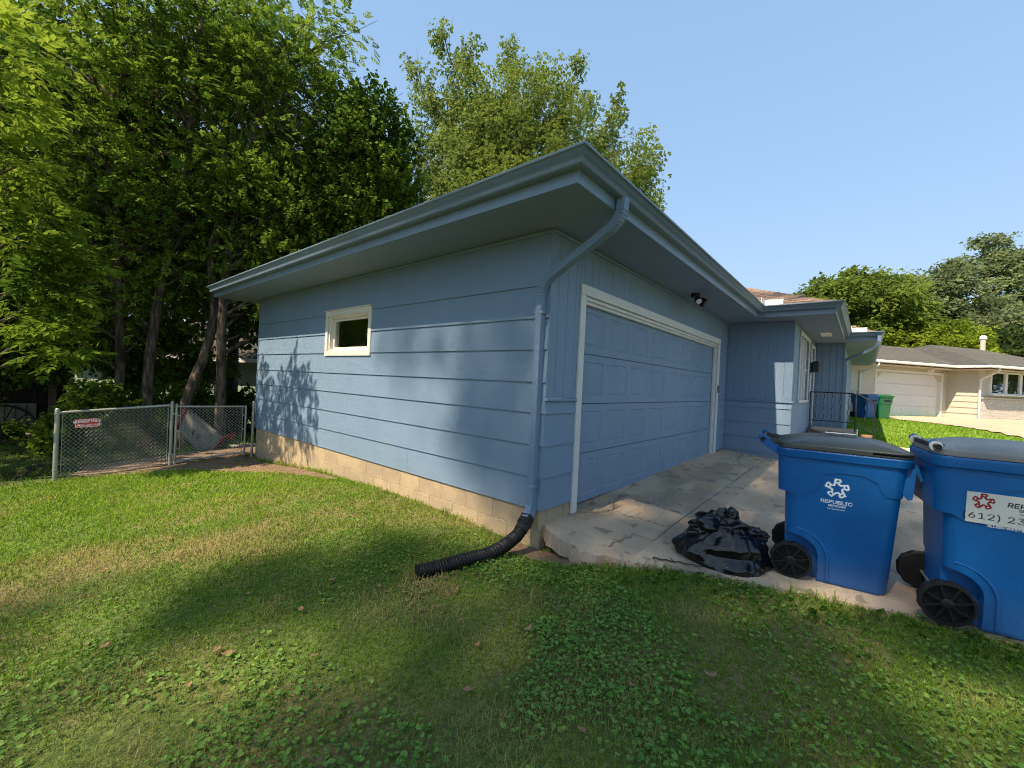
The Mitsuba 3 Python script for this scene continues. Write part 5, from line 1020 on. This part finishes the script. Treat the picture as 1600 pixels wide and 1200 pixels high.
t = np.clip(rg.normal(.4, .25, n), 0, 1)[:, None]; C = np.repeat(np.array([.09, .20, .04]) * (1 - t) + np.array([.24, .37, .08]) * t, 10, 0)
single('ground_ivy', trimesh.Trimesh(V, F, process=False), 'm_ivy', 'patches of round leaved creeping ground ivy in the near lawn', kind='stuff', color=C)
# broad weed leaves along the driveway edge
L = []
for i in range(170):
    t = rg.uniform(0, 1); k = int(rg.integers(3, 8)); a, b = np.array(EDGE0[k]), np.array(EDGE0[k + 1]); p = a + (b - a) * t + np.array([-1, .0]) * abs(rg.normal(.0, .22)) + [-.05, 0]
    c = np.array([[p[0], p[1], gz(p) + .02]]); L.append(leaves(c, rg.normal(0, 1, (1, 3)) * [1, 1, .1] + [0, 0, .7], rg.uniform(.18, .36), MAPLE, rg, (.04, .10, .015), (.11, .20, .03), np.array([.5]), droop=-.1))
V, F, C = merge_leaves(L); single('weeds', trimesh.Trimesh(V, F, process=False), 'm_ivy', 'broad leaved weeds along the edge of the driveway', kind='stuff', color=C)
# dry fallen leaves, each one a thing
SPOT = [(-2.118, .846), (-2.867, .977), (-2.805, .874), (-2.429, .335), (-2.398, .258), (-2.59, .148), (-2.118, -.115), (-1.684, .569), (-1.897, 1.27), (-1.984, .356), (-1.513, -.707), (-.53, -.724), (-.221, -2.23), (-.877, -1.716), (-1.593, -1.402), (-1.759, -.891), (-1.218, -.826), (-1.523, .226), (-1.219, -1.449), (.143, -1.654), (-2.195, 2.694), (-2.672, 2.245)]
for i, (x, y) in enumerate(SPOT):
    r_ = rg.uniform(.013, .026); n_ = 14; a = np.linspace(0, 2 * np.pi, n_, endpoint=False); rr_ = r_ * (.55 + .45 * np.abs(np.cos(a * 1.5 + i))) * np.array([1.0]); rot = rg.uniform(0, 6.28)
    px, py = rr_ * np.cos(a) * 1.35, rr_ * np.sin(a) * .8; curl = .35 * (py ** 2) / r_ + .3 * px ** 2 / r_
    V = np.c_[px, py, curl + .0008]; V = np.vstack([V, V - [0, 0, .0016], [[0, 0, .0008]], [[0, 0, -.0008]]]); k = np.arange(n_); k2 = (k + 1) % n_
    F = np.vstack([np.stack([k, k2, 0 * k + 2 * n_], 1), np.stack([n_ + k2, n_ + k, 0 * k + 2 * n_ + 1], 1), np.stack([k, n_ + k, n_ + k2], 1), np.stack([k, n_ + k2, k2], 1)])
    c_, s_ = math.cos(rot), math.sin(rot); V = V @ np.array([[c_, s_, 0], [-s_, c_, 0], [0, 0, 1]]) + [x, y, gz((x, y)) + .03]
    single('fallen_leaf', trimesh.Trimesh(V, F, process=False), 'm_dry_leaf', 'small curled dry brown leaf lying on the lawn', 'leaf', group='dry leaves on the lawn')
ms = []
for i in range(110):
    p = np.array([-1.28, -.0]) + rg.normal(0, 1, 2) * [.16, .13]; a = rg.uniform(0, 3.14); l_ = rg.uniform(.008, .026); o = np.array([p[0], p[1], gz(p) + rg.uniform(.006, .03)])
    ms.append(map_(trimesh.creation.box(extents=[l_ * 2, .008, .003]), lambda V: V @ np.array([[math.cos(a), math.sin(a), rg.uniform(-.3, .3)], [-math.sin(a), math.cos(a), 0], [0, 0, 1]]) + o))
single('wood_chips', cat_(ms), 'm_chip', 'scattered brown wood chips on the lawn below the drain pipe', kind='stuff')
